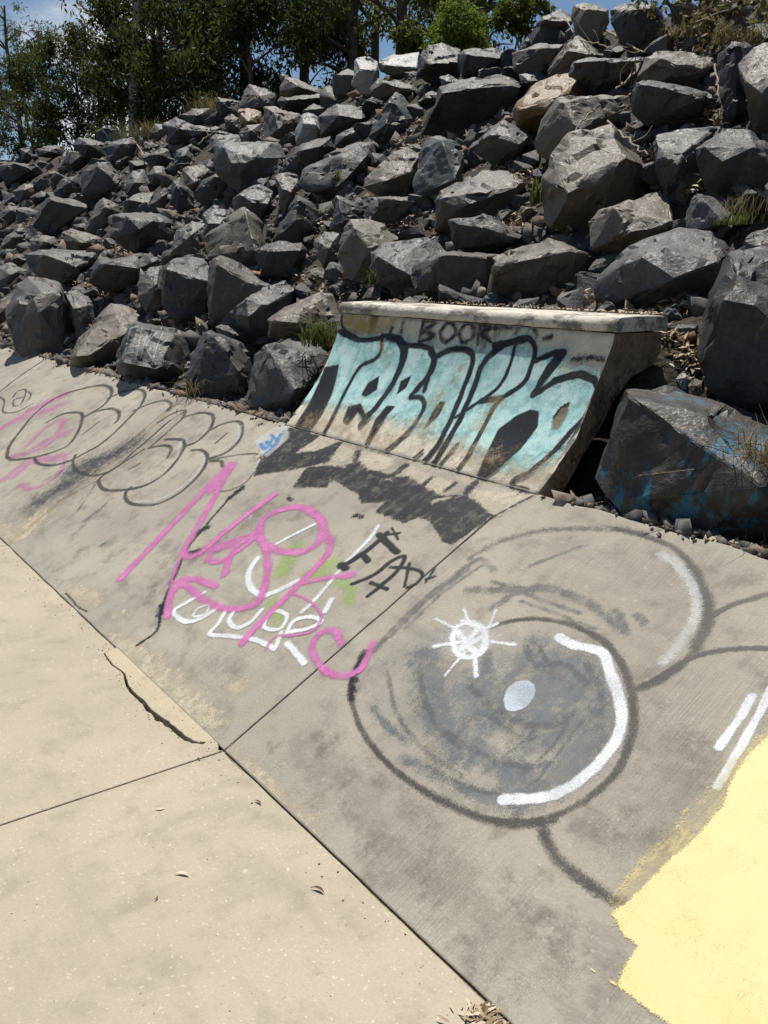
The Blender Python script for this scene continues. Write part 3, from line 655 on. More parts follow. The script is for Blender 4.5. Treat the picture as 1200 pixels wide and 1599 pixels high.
 ([(350,487),(380,467),(412,450),(445,440),(465,450),(452,472),(420,487),(418,524),(390,519),(370,502)],[(385,468),(388,495),(415,478)],'g','rock with a bright pointed face left of the brown-sided boulder'),
 ([(322,452),(332,405),(345,400),(400,425),(430,445),(395,457),(370,477),(350,502),(325,507)],[(340,415),(385,440),(420,447)],'d','dark boulder with a tan sloping top below the brown pyramid rock'),
 ([(255,417),(280,397),(330,405),(325,450),(320,492),(280,497),(255,482)],[(260,420),(295,435),(325,440)],'d','squared dark block with a lit flat top'),
 ([(215,442),(225,422),(250,415),(256,440),(255,477),(230,482),(217,467)],[(245,445)],'g','narrow grey rock left of the squared dark block'),
 ([(135,427),(150,405),(207,395),(237,392),(250,405),(220,422),(212,452),(175,452),(138,442)],[(160,412),(200,405),(215,420)],'d','wide dark rock with a curved lit rim'),
 ([(38,397),(62,391),(107,395),(155,392),(152,410),(125,427),(100,442),(57,432),(45,417)],[(70,398),(110,408),(125,420)],'g','flat layered rock left of the curved-rim rock'),
 ([(12,482),(25,445),(42,431),(65,433),(92,445),(110,480),(120,512),(107,555),(67,557),(20,540),(8,507)],[(50,465),(60,482),(65,455),(95,455)],'g','big purple-grey boulder at the far left of the front row'),
 ([(97,452),(120,452),(155,475),(150,492),(135,522),(120,522),(108,487)],[(115,482)],'g','smooth lilac-grey rock behind the tan flat-faced boulder'),
 ([(108,557),(125,520),(175,472),(225,485),(252,497),(210,508),(200,530),(182,562),(150,582),(112,570)],[(117,558),(150,555),(192,522)],'t','tan flat-faced boulder in the front row'),
 ([(178,577),(190,535),(205,505),(215,502),(260,512),(305,525),(312,547),(300,587),(260,599),(240,592),(195,582)],[(213,512),(262,522),(252,578),(192,566)],'d','dark front-row boulder with small white lettering'),
 ([(-10,417),(17,410),(47,420),(47,430),(20,437),(5,457),(-15,452)],[(20,425)],'g','grey rock at the left edge above the purple-grey boulder'),
 ([(-15,480),(5,465),(28,450),(27,472),(10,497),(-15,502)],[(10,480)],'t','tan rock at the left edge beside the purple-grey boulder'),
 ([(125,272),(152,252),(170,255),(192,275),(190,287),(180,304),(150,310),(128,304)],[(155,260),(172,276),(185,286)],'d','black-fronted rock with one lit shoulder, far up the slope on the left'),
 ([(192,287),(205,267),(225,265),(237,287),(225,302),(195,307)],[(210,285)],'g','grey rock right of the black-fronted rock with one lit shoulder'),
 ([(190,317),(215,300),(242,299),(235,322),(200,332)],[(200,312),(232,318)],'g','low flat-topped rock in the left middle of the slope'),
 ([(48,354),(70,312),(82,305),(117,312),(137,317),(137,332),(125,354),(85,362)],[(80,312),(110,320),(135,325)],'d','wide black-fronted rock on the left with litter below'),
 ([(128,357),(142,335),(160,307),(187,320),(190,332),(155,352),(145,362)],[(165,325)],'g','leaning grey rock right of the wide black-fronted rock'),
 ([(170,372),(172,335),(190,331),(235,332),(250,335),(272,350),(265,377),(237,387),(212,374)],[(200,340),(215,360),(240,345)],'g','grooved grey rock above the curved-rim rock'),
 ([(232,324),(240,305),(257,290),(265,300),(257,320),(247,329)],[(252,308)],'g','upright grey sliver right of the low flat-topped rock'),
 ([(265,317),(270,282),(282,277),(303,300),(303,322),(280,327)],[(275,290)],'d','dark rock left of the sandy lit rock'),
 ([(230,274),(240,260),(257,260),(265,272),(250,287),(235,287)],[(245,272)],'g','small grey rock above the upright grey sliver'),
 ([(98,364),(115,357),(160,372),(160,387),(130,384),(100,377)],[(130,378)],'t','flat tan slab above the layered rock'),
 ([(45,374),(62,365),(87,370),(98,387),(55,394)],[(70,378)],'g','grey slab left of the flat tan slab'),
 ([(0,387),(10,367),(32,355),(43,365),(27,389)],[(20,372)],'g','grey slab at the left edge above the layered rock'),
 ([(18,299),(40,285),(60,288),(58,307),(30,317)],[(40,296)],'t','sandy rock at the far left below the shaded crest rocks'),
 ([(-5,260),(20,252),(57,260),(45,287),(5,292)],[(25,256),(52,264)],'d','shaded rock at the far left with a thin lit top'),
 ([(30,232),(50,230),(53,246),(35,250)],[(42,238)],'g','small pale block at the far left end of the crest'),
 ([(54,232),(75,227),(101,226),(100,242),(60,244)],[(78,236)],'g','flat pale slab second from the left on the crest'),
 ([(95,260),(107,233),(125,238),(122,258)],[(110,245)],'d','dark wedge below the flat pale crest slab'),
 ([(112,226),(122,215),(140,216),(175,226),(170,247),(130,247)],[(140,226)],'d','dark slab on the left crest under the trees'),
 ([(160,232),(165,222),(207,215),(217,225),(205,252),(170,252)],[(190,225)],'g','broad slab on the left crest below the green grass tuft'),
 ([(222,247),(252,230),(267,233),(272,252),(240,264)],[(250,240)],'d','dark rock below the grey slab near the crest'),
 ([(270,257),(275,235),(300,225),(305,252),(285,260)],[(288,240)],'b','small blue-grey rock left of the small greenish rock'),
 ([(-5,332),(10,320),(30,322),(40,337),(20,347),(-5,347)],[(18,328)],'g','low grey rock at the left edge, mid slope'),
 ([(85,302),(95,280),(122,272),(130,292),(125,307),(95,314)],[(108,285)],'d','dark rock left of the black-fronted lit-shoulder rock'),
 ([(265,397),(275,360),(300,345),(322,350),(320,392),(300,400)],[(300,365)],'b','blue-grey rock left below the pale-topped rock'),
 ([(1040,512),(1057,505),(1092,507),(1085,527),(1072,549),(1050,532)],[(1058,512),(1085,512)],'g','flat stone beside the open end of the coping'),
 ([(1022,582),(1030,552),(1047,560),(1043,580)],[(1035,565)],'g','small upright stone against the ramp\'s open end'),
 ([(1055,592),(1065,578),(1080,583),(1078,597),(1062,605)],[(1068,590)],'w','small pale stone in the rubble beside the ramp'),
 ([(1075,602),(1085,590),(1100,596),(1100,612),(1080,615)],[(1088,602)],'t','small brown stone in the rubble beside the ramp'),
 ([(1003,487),(1012,472),(1027,471),(1030,480),(1022,489)],[(1015,478)],'d','fist-sized dark stone at the coping\'s near corner'),
 ([(1195,292),(1215,270),(1240,300),(1240,372),(1200,352)],[(1215,310)],'d','dark rock sliver at the right edge, mid slope'),
 ([(1140,292),(1150,283),(1172,286),(1176,300),(1155,306)],[(1158,293)],'g','small rock in the litter under the dark folded-top block'),
]
for i, (o_, r_, t_, l_) in enumerate(ROCKS): boulder(o_, r_, t_, l_, i + 3)
painted = boulder([(949,723),(961,633),(975,602),(1002,607),(1068,615),(1141,630),(1200,656),(1260,700),(1260,830),(1200,848),(1127,848),(1025,822),(946,781),(923,746)],
   [(985,622),(1054,640),(1100,652),(1141,688),(1168,735),(1195,765)], 'p', 'big dark rock splashed with blue paint beside the ramp', 77, lean=.85, fwd=.46, back=.14)
# ------------------------------------------------------------------ small rocks in the gaps (copies of six stones)
def in_poly(P, x, y):
    ins = False
    for a, b in zip(P, np.roll(P, -1, 0)):
        if (a[1] > y) != (b[1] > y) and x < a[0] + (y - a[1]) * (b[0] - a[0]) / (b[1] - a[1]): ins = not ins
    return ins
protos = []
for k in range(7):
    r = random.Random(200 + k); Vp = [Vector((r.gauss(0, 1), r.gauss(0, 1), r.gauss(0, 1))).normalized() for _ in range(13)]
    Vp = [Vector((v.x * .55, v.y * .45, v.z * .36)) for v in Vp]; protos.append(rock_mesh(Vp, 1.0, 300 + k, 1, 5, 8))
used_lab = set(); TN = {'d': 'dark', 'g': 'grey', 'b': 'bluish', 't': 'tan'}
CEN = [(rock_polys[i].mean(0), l_) for i, (_, _, _, l_) in enumerate(ROCKS) if len(l_.split()) <= 9]
def gap_label(x, y, tone):
    near = sorted(CEN, key=lambda c: (c[0][0] - x) ** 2 + (c[0][1] - y) ** 2)
    for c, l_ in near[:9]:
        dx, dy = x - c[0], y - c[1]
        side = ('right of' if dx > 0 else 'left of') if abs(dx) > abs(dy) else ('below' if dy > 0 else 'above')
        for adj in ('small', 'little'):
            lab = '%s %s rock just %s the %s' % (adj, TN[tone], side, l_)
            if lab not in used_lab and (adj == 'small' or True): used_lab.add(lab); return lab
    return 'small broken rock wedged in a gap between the large boulders'
tones = ['d', 'd', 'g', 'd', 'b', 'g', 't']; r = random.Random(5); placed = []
tries = 0; boxes = [(O, (*O.min(0), *O.max(0))) for O in rock_polys]
while len(placed) < 296 and tries < 40000:
    tries += 1
    if r.random() < .45: x = -r.uniform(0, 1) ** 1.0 * 9 + 1.2; p = r.uniform(1.5, 6.9)
    else: x = -r.uniform(4, 36); p = r.uniform(1.6, 7.4)
    if QX0 - .2 < x < QX1 + .3 and p < 2.25: continue
    if p > crest_p(x) + .6: continue
    P = W(x, p, hill_z(x, p)); q = project(P)
    if not (-20 < q[0] < 1220 and -10 < q[1] < 840): continue
    s_ = r.uniform(.13, .30 + .18 * (p > 4.6)) * (1.0 if q[2] < 9 else min(2.3, q[2] / 9))
    spx = s_ * FPX / q[2]
    if any(b_[0] < q[0] < b_[2] and b_[1] < q[1] - spx * .2 < b_[3] and in_poly(O, q[0], q[1] - spx * .2) for O, b_ in boxes): continue
    if any(math.hypot(a - q[0], b - q[1]) < (spx + c) * .25 for a, b, c in placed): continue
    if p < 1.62 + s_ * .5: s_ = min(s_, .16); 
    placed.append((q[0], q[1], spx)); k = r.randrange(7); me = protos[k]
    if not me.materials: me.materials.append(M[tones[k]])
    o = bpy.data.objects.new('rock', me); COL.objects.link(o); o.location = P + Z * s_ * .05
    o.rotation_euler = (r.uniform(-.5, .5), r.uniform(-.5, .5), r.uniform(0, 6.28)); o.scale = (s_ * r.uniform(.85, 1.2), s_ * r.uniform(.85, 1.15), s_ * r.uniform(.8, 1.2))
    tag(o, gap_label(q[0], q[1], tones[k]), 'rock', 'small rocks filling the gaps of the slope')

# ------------------------------------------------------------------ crushed stone and fallen leaves between the rocks
dg = bpy.context.evaluated_depsgraph_get
def scatter_stones(n):
    tet = np.array([(1, .1, -.3), (-.5, .8, -.35), (-.6, -.75, -.3), (.1, 0, .6), (.45, .55, .2), (-.3, -.2, .55)]); tf = np.array([(0, 4, 3), (0, 3, 2), (1, 5, 3), (1, 3, 4), (2, 3, 5), (1, 2, 5), (0, 1, 4), (0, 2, 1)])
    V, Fc, S_ = [], [], []
    r = np.random.default_rng(3); k = 0
    while k < n:
        near = r.random() < .72
        x = 1.4 - r.random() * 11 if near else -r.random() * 30 - 4; p = 1.335 + (r.random() ** 1.5) * 4.4
        if r.random() < .22: p = 1.335 + r.random() * .22
        if r.random() < .012: p = 1.325 - abs(r.normal(0, .022))
        if QX0 + .02 < x < QX1 - .0 and p < 2.02: continue
        s_ = r.uniform(.008, .034) if r.random() < .72 else (r.uniform(.03, .06) if p < 1.6 else r.uniform(.035, .09))
        if not near: s_ *= 2.2
        a = r.normal(size=(3, 3)); q, _ = np.linalg.qr(a); z = hill_z(x, p) + s_ * .2
        if p < 1.33: s_ = min(s_, .014); z = p * math.tan(BANK) + s_ * .2
        elif p < 1.4: z = max(z, .70)
        V.append((tet * s_ * r.uniform(.6, 1.3, 3)) @ q.T + W(x, p, z)); Fc.append(tf + 6 * k); S_ += [r.random()] * 6; k += 1
    me = mesh_np('crushed_stone', np.vstack(V), np.vstack(Fc)); fattr(me, 'shade', S_); return me
gv = obj('gravel', scatter_stones(11000), M['gravel']); tag(gv, 'crushed grey stone between and below the boulders', kind='stuff')
leaf_t = np.array([(-.5, 0, 0), (-.15, .13, .05), (-.15, -.13, .03), (.22, .11, .09), (.22, -.11, .06), (.52, .02, .0)]); leaf_f = np.array([(0, 2, 1, 1), (1, 2, 4, 3), (3, 4, 5, 5)])
def leaf_geo(P, s_, r, flat=.5):
    an = r.random() * 6.28; ti, tj = r.normal(0, flat, 2)
    c, s = math.cos(an), math.sin(an); Rz = np.array([(c, -s, 0), (s, c, 0), (0, 0, 1)]); Rx = np.array([(1, 0, 0), (0, math.cos(ti), -math.sin(ti)), (0, math.sin(ti), math.cos(ti))])
    Ry = np.array([(math.cos(tj), 0, math.sin(tj)), (0, 1, 0), (-math.sin(tj), 0, math.cos(tj))])
    return (leaf_t * [s_, s_ * r.uniform(.5, 1.1), s_]) @ (Rz @ Rx @ Ry).T + P
leaf_tri = np.array([(0, 2, 1), (1, 2, 4), (1, 4, 3), (3, 4, 5)])
def scatter_leaves(n, fn, seed, lo=.03, hi=.075, flat=.5):
    r = np.random.default_rng(seed); V, Fc, S_ = [], [], []; k = 0
    while k < n:
        P = fn(r)
        if P is None: continue
        V.append(leaf_geo(P, r.uniform(lo, hi), r, flat)); Fc.append(leaf_tri + 6 * k); S_ += [r.random() ** .8] * 6; k += 1
    me = mesh_np('leaf_litter', np.vstack(V), np.vstack(Fc)); fattr(me, 'shade', S_); return me
patches = [(1010,230,26),(1060,280,22),(1075,285,18),(1130,330,30),(1165,310,30),(640,345,34),(660,370,26),(690,395,18),(800,350,30),(820,335,26),(790,255,30),(760,270,24),(815,270,20),(990,118,14),(965,140,18),(1010,60,30),(1060,60,34),(1100,50,36),(1170,60,26),(1110,170,24),(520,305,20),(505,320,18),(450,220,20),(445,205,14),(510,345,14),(240,230,20),(250,220,18),(40,340,20),(190,370,24),(185,385,20),(170,455,18),(200,445,20),(130,440,16),(320,505,30),(280,500,26),(480,430,30),(500,450,26),(560,440,26),(300,260,18),(210,250,26),(70,285,20),(30,365,14),(905,455,24),(930,470,22),(960,470,20),(1050,480,26),(1060,560,30),(1075,575,26),(905,790,20),(930,805,24),(975,825,30),(1040,845,30),(1130,868,26),(1180,870,26),(110,570,22),(225,600,24),(330,620,30),(400,650,26),(130,345,12),(650,225,22),(640,215,18),(655,195,14),(600,345,16),(870,330,14),(880,345,16)]
def litter_pos(r):
    x, y, s_ = patches[r.integers(len(patches))]; x += r.normal(0, s_ * .55); y += r.normal(0, s_ * .3)
    t = hit_hill(x, y)
    if t > 26: return None
    P = CAM + ray(x, y) * t; v = P - B0; xx, pp = v @ E1, v @ PERP
    if pp < 1.345 or (QX0 < xx < QX1 and pp < 1.72): return None
    return W(xx, pp, max(hill_z(xx, pp), v[2] - .06) + r.random() * .05 + (.0 if pp > 1.4 else .03))
lt = obj('leaf_litter', scatter_leaves(5200, litter_pos, 8), M['litter']); tag(lt, 'dry tan and brown leaves caught between the rocks', kind='stuff')
def litter_cop(r):
    x = r.uniform(QX0, QX1); p = 1.99 - abs(r.normal(0, .05)) if r.random() < .4 else r.uniform(2.0, 2.3)
    if x > -1.2 or r.random() < .3: return W(x, p, (1.372 if p < 2.0 else hill_z(x, p) + .02) + r.random() * .01)
cl = obj('leaf_litter', scatter_leaves(200, litter_cop, 18, .012, .04), M['litter']); tag(cl, 'dry leaves and crumbs along the back of the coping', kind='stuff')
def dirt_cop():
    V, Fc, S_ = [], [], []; r = np.random.default_rng(9); tf = np.array([(0, 1, 3), (1, 2, 3), (2, 0, 3), (0, 2, 1)])
    for k in range(260):
        x = QX0 + (QX1 - QX0) * (1 - r.random() ** 1.7); p = 2.0 - abs(r.normal(0, .06)) * max(.2, (x - QX0) / 2) ; s_ = r.uniform(.003, .011)
        V.append(np.array([(1, 0, 0), (-.5, .8, 0), (-.5, -.8, 0), (0, 0, .8)]) * s_ + W(x, p, 1.366)); Fc.append(tf + 4 * k); S_ += [r.uniform(.6, 1)] * 4
    me = mesh_np('dirt', np.vstack(V), np.vstack(Fc)); fattr(me, 'shade', S_); return me
dc = obj('gravel', dirt_cop(), M['litter']); tag(dc, 'sandy grit on top of the coping', kind='stuff')

# ------------------------------------------------------------------ twigs, dry stalks and weeds
def branch(name, pts, r0, r1, m, label, cat, lift=.06, twigs=0, seed=0, group=None):
    """pts: (px, py) seen in the photograph; lies just above the slope"""
    V, Fc = [], []; r = np.random.default_rng(seed)
    P = []
    for q in pts:
        t = hit_hill(q[0], q[1]); P.append(CAM + ray(*q[:2]) * (t - (q[2] if len(q) > 2 else .35))); 
    P = catmull(P, 6); P = P + r.normal(0, .006, P.shape); tube_into(V, Fc, P, r0, r1)
    for k in range(twigs):
        i = r.integers(len(P) // 4, len(P)); d = r.normal(0, .12, 3); d[2] = abs(d[2]); tube_into(V, Fc, catmull([P[i], P[i] + d * .5 + r.normal(0, .02, 3), P[i] + d], 4), r0 * .45, r1 * .4, 4)
    V = np.array(V); o0 = P[0]; o = obj(name, mesh_np(name, V - o0, Fc), m); o.location = o0; return tag(o, label, cat, group)
branch('dead_branch', [(948,48),(972,62),(990,75),(1008,82)], .011, .006, M['twig'], 'thin dead branch drooping over the dark crest boulders', 'branch', twigs=5, seed=1)
branch('dead_branch', [(1000,100,.5),(992,115,.5),(975,130,.5),(962,142,.5)], .012, .006, M['twig'], 'pale stick beside the ochre boulder', 'branch', twigs=3, seed=2)
branch('dead_branch', [(935,165,.55),(915,182,.55),(895,212,.55)], .008, .004, M['twig'], 'thin straight stick leaning on the warm grey rock', 'branch', twigs=1, seed=3)
branch('dead_branch', [(950,192,.5),(985,222,.5),(1010,240,.5)], .009, .004, M['twig'], 'brown stick lying beside the largest sunlit boulder', 'branch', twigs=2, seed=4)
branch('dead_branch', [(555,368,.25),(572,350,.25),(585,332,.25)], .012, .008, M['twig'], 'short pale stick behind the mossy brown boulder', 'branch', seed=5)
branch('dead_branch', [(880,25,.4),(905,60,.4),(930,68,.4),(950,75,.4)], .007, .004, M['twig'], 'curved vine stem hanging below the crest rocks', 'branch', twigs=4, seed=6)
branch('dead_branch', [(1117,100,.5),(1121,130,.5),(1124,150,.5)], .006, .004, M['twig'], 'thin vertical stem left of the pale folded boulder', 'branch', twigs=1, seed=7)
branch('dead_branch', [(215,225,.4),(225,245,.4),(232,262,.4)], .016, .008, M['twig'], 'dead stem on the left crest below the grass', 'branch', twigs=3, seed=8)
branch('dead_branch', [(310,225,.4),(330,210,.4),(355,200,.4)], .016, .008, M['twig'], 'bare stick across the thin slab on the crest', 'branch', twigs=2, seed=9)
def stalks(name, label, m, paths, rad, t_at, cat='weed', awn=0, seed=0):
    V, Fc = [], []; r = np.random.default_rng(seed)
    for pts in paths:
        P = catmull([CAM + ray(x, y) * t_at for x, y in pts], 8); tube_into(V, Fc, P, rad, rad * .5, 4)
        for k in range(awn):
            i = r.integers(len(P) // 3, len(P)); d = r.normal(0, .012, 3) + (P[-1] - P[0]) * .02; tube_into(V, Fc, [P[i], P[i] + d], rad * .5, rad * .2, 3)
    V = np.array(V); me = mesh_np(name, V - V[0], Fc); fattr(me, 'shade', r.random(len(V))); o = obj(name, me, m); o.location = V[0]; return tag(o, label, cat)
tpk = hit_hill(1150, 850) + .06
stalks('dry_weed', 'dry straw stalks bent across the blue-painted rock', M['dry'], [[(1165, 734), (1100, 732), (1050, 737), (1002, 742)], [(1158, 735), (1140, 780), (1122, 815), (1110, 842)], [(1130, 717), (1150, 738), (1171, 775), (1185, 810), (1196, 842)], [(1210, 700), (1170, 692), (1120, 697), (1085, 678)], [(1210, 735), (1180, 700), (1150, 690)], [(1215, 760), (1185, 735), (1170, 705), (1178, 670)], [(1195, 842), (1180, 855), (1165, 840), (1172, 822), (1190, 825)]], .0022, tpk, awn=14, seed=4)
def tuft(name, label, m, px, py, n, h, spread, seed, cat='grass tuft', t_off=-.05, w=.006, group=None, droop=.5, at=None):
    r = np.random.default_rng(seed); t = hit_hill(px, py) + t_off; P0_ = CAM + ray(px, py) * t if at is None else np.array(at); V, Fc, S_ = [], [], []
    for k in range(n):
        b = P0_ + np.array([r.normal(0, spread * .35), r.normal(0, spread * .35), -.02]); an = r.random() * 6.28; ln = h * r.uniform(.45, 1.1); o_ = np.array([math.cos(an), math.sin(an), 0]) * spread * r.uniform(.3, 1.2)
        c = [b, b + o_ * .35 + Z * ln * .6, b + o_ + Z * ln * (1 - droop * r.random())]; c = catmull(c, 3); sd = np.cross(o_ + 1e-6, Z); sd = sd / (np.linalg.norm(sd) + 1e-9) * w
        i0 = len(V)
        for i, q in enumerate(c): V += [q - sd * (1 - i / len(c)), q + sd * (1 - i / len(c))]
        Fc += [(i0 + 2 * i, i0 + 2 * i + 1, i0 + 2 * i + 3, i0 + 2 * i + 2) for i in range(len(c) - 1)]; S_ += [r.random()] * (2 * len(c))
    V = np.array(V); me = mesh_np(name, V - P0_, Fc); fattr(me, 'shade', S_); o = obj(name, me, m); o.location = P0_; return tag(o, label, cat, group)
tuft('dry_grass_tuft', 'dry straw tuft on the blue-painted rock\'s lit top', M['dry'], 1192, 742, 150, .24, .14, 1, t_off=-.14, w=.0018)
tuft('weed', 'green feathery weed beside the coping\'s far end', M['weed'], 502, 535, 150, .22, .16, 2, 'weed', -.2, .004)
tuft('weed', 'small green and dry weed at the right edge of the slope', M['weed'], 1150, 343, 80, .075, .11, 3, 'weed', -.3, .002)
tuft('dry_grass_tuft', 'dry tuft above the small green weed at the right edge', M['dry'], 1155, 325, 50, .11, .12, 13, t_off=-.3, w=.0015)
tuft('weed', 'dry tuft growing at the bank edge below the dark boulder', M['dry'], 308, 618, 70, .2, .14, 4, 'weed', -.1, .003)
tuft('weed', 'brown-green weed at the bank edge below the lettered boulder', M['weed'], 215, 592, 60, .14, .12, 5, 'weed', -.1, .003)
tuft('weed', 'green sprig beside the smooth slanted boulder', M['weed'], 836, 312, 14, .16, .05, 6, 'weed', -.35, .012)
tuft('weed', 'tiny moss-green sprig on the mossy brown boulder', M['weed'], 582, 440, 24, .14, .05, 7, 'weed', -.45, .008)
tuft('weed', 'small yellow-green weed on the long grey boulder', M['weed'], 525, 280, 24, .13, .07, 12, 'weed', -.6, .008)
crest = [(150,212,.5,'weed','green grass tuft on the left crest under the trees'),(170,210,.45,'weed','yellow-green grass tuft right of the green one on the crest'),(210,208,.7,'dry','tall dry grass right of the green grass tufts'),(235,200,.6,'dry','dry grass clump beside the grey crest slab'),(310,165,.6,'dry','golden dry grass standing on the crest by the trees'),(322,158,.5,'dry','short golden grass beside the taller golden clump'),(345,160,.4,'dry','thin dry grass left of the dark crest rock'),(1060,45,.2,'dry','tangled dry grass right of the round dark boulder'),(1090,40,.24,'dry','straw-coloured grass tangle near the upper right corner'),(1130,45,.2,'dry','dry grass left of the narrow upright rock'),(1180,50,.2,'dry','dry grass behind the pale folded boulder')]
for k, (px, py, h, m_, lab) in enumerate(crest): tuft('grass_tuft' if m_ == 'weed' else 'dry_grass_tuft', lab, M[m_], px, py + 12, 90, h * .62, h * .6, 40 + k, t_off=-.1, w=.007 if px < 900 else .004, group='grass tufts on the crest')

# ------------------------------------------------------------------ trees behind the crest
def leaf_cloud(C, n_per, rad, ln, wd, r, droop=.6):
    """many small pointed leaves round each clump centre"""
    k = len(C); N = k * n_per; ctr = np.repeat(C, n_per, 0)
    d = r.normal(size=(N, 3)); d /= np.linalg.norm(d, axis=1)[:, None]; d *= (r.random(N) ** .45)[:, None] * np.repeat(rad, n_per)[:, None] * [1, 1, .75]
    P = ctr + d; ax = r.normal(size=(N, 3)); ax[:, 2] -= droop * 1.6; ax /= np.linalg.norm(ax, axis=1)[:, None]
    sd = np.cross(ax, r.normal(size=(N, 3))); sd /= np.linalg.norm(sd, axis=1)[:, None] + 1e-9
    L = ln * r.uniform(.6, 1.3, N)[:, None]; Wd = wd * r.uniform(.6, 1.3, N)[:, None]
    V = np.stack([P, P + ax * L * .45 + sd * Wd, P + ax * L, P + ax * L * .45 - sd * Wd], 1).reshape(-1, 3)
    Fc = np.arange(N * 4).reshape(-1, 4); return V, Fc, np.repeat(r.random(N), 4)
def plateau(px, dist):
    d = ray(px, 300); d[2] = 0; d /= np.linalg.norm(d); P = np.array([CAM[0], CAM[1], 0]) + d * dist; v = P - B0; x, p = v @ E1, v @ PERP
    P[2] = hill_z(x, p); return P
def tree(name, label, px, dist, h, rad, seed, m, bark='bark', clumps=70, per=95, ln=.17, wd=.028, base=.12, trunk_r=.13, lean=(0, 0), cat='tree', group='trees behind the crest', droop=.6, crad=.44):
    r = np.random.default_rng(seed); B = plateau(px, dist); root = empty(name, Matrix.Translation(Vector(B))); tag(root, label, cat, group)
    V, Fc = [], []; top = np.array([lean[0] * h + r.normal(0, .2), lean[1] * h, h * .9])
    tr = catmull([(0, 0, -.3), top * .35 + r.normal(0, .12, 3), top * .7 + r.normal(0, .15, 3), top], 6); tube_into(V, Fc, tr, trunk_r, trunk_r * .25, 7); ends = []
    for k in range(16):
        f = r.uniform(base + .05, .97); b = tr[int(f * (len(tr) - 1))]; an = r.random() * 6.28; R_ = rad * math.sqrt(max(.12, 1 - ((f - .5) / .62) ** 2)) * r.uniform(.65, 1.05)
        e = b + np.array([math.cos(an) * R_, math.sin(an) * R_, R_ * r.uniform(.15, .75)]); mid = (b + e) / 2 + r.normal(0, .12, 3) + [0, 0, R_ * .1]
        c = catmull([b, mid, e], 4); tube_into(V, Fc, c, trunk_r * .38, trunk_r * .08, 5); ends += [c[i] for i in range(3, len(c))]
    obj('trunk', mesh_np('trunk', np.array(V), Fc), M[bark], root).data.polygons.foreach_set('use_smooth', [True] * len(Fc))
    E_ = np.array(ends); C = E_[r.integers(0, len(E_), clumps)] + r.normal(0, .28, (clumps, 3)); C[:, 2] = np.maximum(C[:, 2], base * h)
    V, F2, S_ = leaf_cloud(C, per, r.uniform(.5, 1.25, clumps) * crad, ln, wd, r, droop); me = mesh_np('crown', V, F2); fattr(me, 'shade', S_); obj('crown', me, M[m], root)
    return root
T = [
 ('gum_tree', 'slender young gum at the left edge with sky showing through', 44, 43, 6.6, 1.4, 'blue_leaf', 'bark', 26, 70),
 ('wattle_tree', 'dark scrubby wattle behind the far left end of the crest', 62, 38, 3.3, 1.9, 'dark_leaf', 'bark', 100, 100),
 ('wattle_tree', 'low dark scrub behind the flat pale crest slab', 8, 50, 3.0, 2.2, 'dark_leaf', 'bark', 110, 100),
 ('wattle_tree', 'dark low scrub under the feathery young gum', 118, 33, 3.2, 1.7, 'dark_leaf', 'bark', 110, 100),
 ('gum_tree', 'dark gum behind the gap between the crest slabs and the lime shrub', 590, 25, 8, 2.2, 'dark_leaf', 'bark', 130, 100),
 ('gum_tree', 'feathery young gum second from the left', 92, 40, 5.2, 1.2, 'blue_leaf', 'bark', 24, 70),
 ('wattle_tree', 'dense dark wattle left of the pale leaning trunk', 160, 32, 4.0, 1.7, 'dark_leaf', 'bark', 95, 100),
 ('gum_tree', 'tall gum with yellow-green crown below the white cloud', 200, 36, 11, 1.9, 'gum', 'pale_bark', 50, 90),
 ('wattle_tree', 'dark wattle beneath the tall yellow-green gum', 225, 24, 3.7, 1.5, 'dark_leaf', 'bark', 100, 100),
 ('gum_tree', 'tall gum with pale leaning trunk', 232, 29, 10, 2.1, 'gum', 'pale_bark', 100, 95),
 ('gum_tree', 'bare pale-trunked gum leaning in front of the dark wattles', 212, 23.5, 9, 1.5, 'gum', 'pale_bark', 12, 60),
 ('gum_tree', 'slim dark-trunked gum with a sparse crown in mid grove', 345, 22.5, 8.5, 1.6, 'gum', 'bark', 40, 80),
 ('gum_tree', 'dark gum right of the pale leaning trunk', 300, 26, 9, 2.2, 'dark_leaf', 'bark', 130, 100),
 ('wattle_tree', 'low dark wattle behind the golden crest grass', 300, 21, 3.0, 1.35, 'dark_leaf', 'bark', 95, 100),
 ('gum_tree', 'broad dark gum in the middle of the grove', 385, 24, 8.5, 2.3, 'gum', 'bark', 140, 100),
 ('wattle_tree', 'low dark wattle behind the sharp triangular crest rock', 400, 19.5, 2.9, 1.3, 'dark_leaf', 'bark', 95, 100),
 ('gum_tree', 'dark hanging gum above the sharp triangular crest rock', 470, 23, 8.5, 2.1, 'dark_leaf', 'bark', 130, 100),
 ('gum_tree', 'olive gum above the two pale crest slabs', 555, 21, 8, 2.1, 'gum', 'bark', 130, 100),
 ('wattle_tree', 'low dark wattle behind the pale crest slabs', 480, 24, 3.6, 1.3, 'dark_leaf', 'bark', 80, 100),
 ('gum_tree', 'dark gum left of the bright green shrub', 630, 19, 7.5, 1.9, 'gum', 'bark', 130, 100),
 ('wattle_tree', 'dark undergrowth wattle behind the bright green shrub', 690, 20, 3.7, 1.4, 'dark_leaf', 'bark', 90, 100),
 ('gum_tree', 'shaded gum behind the bright green shrub', 735, 26, 8, 1.9, 'dark_leaf', 'bark', 100, 95),
]
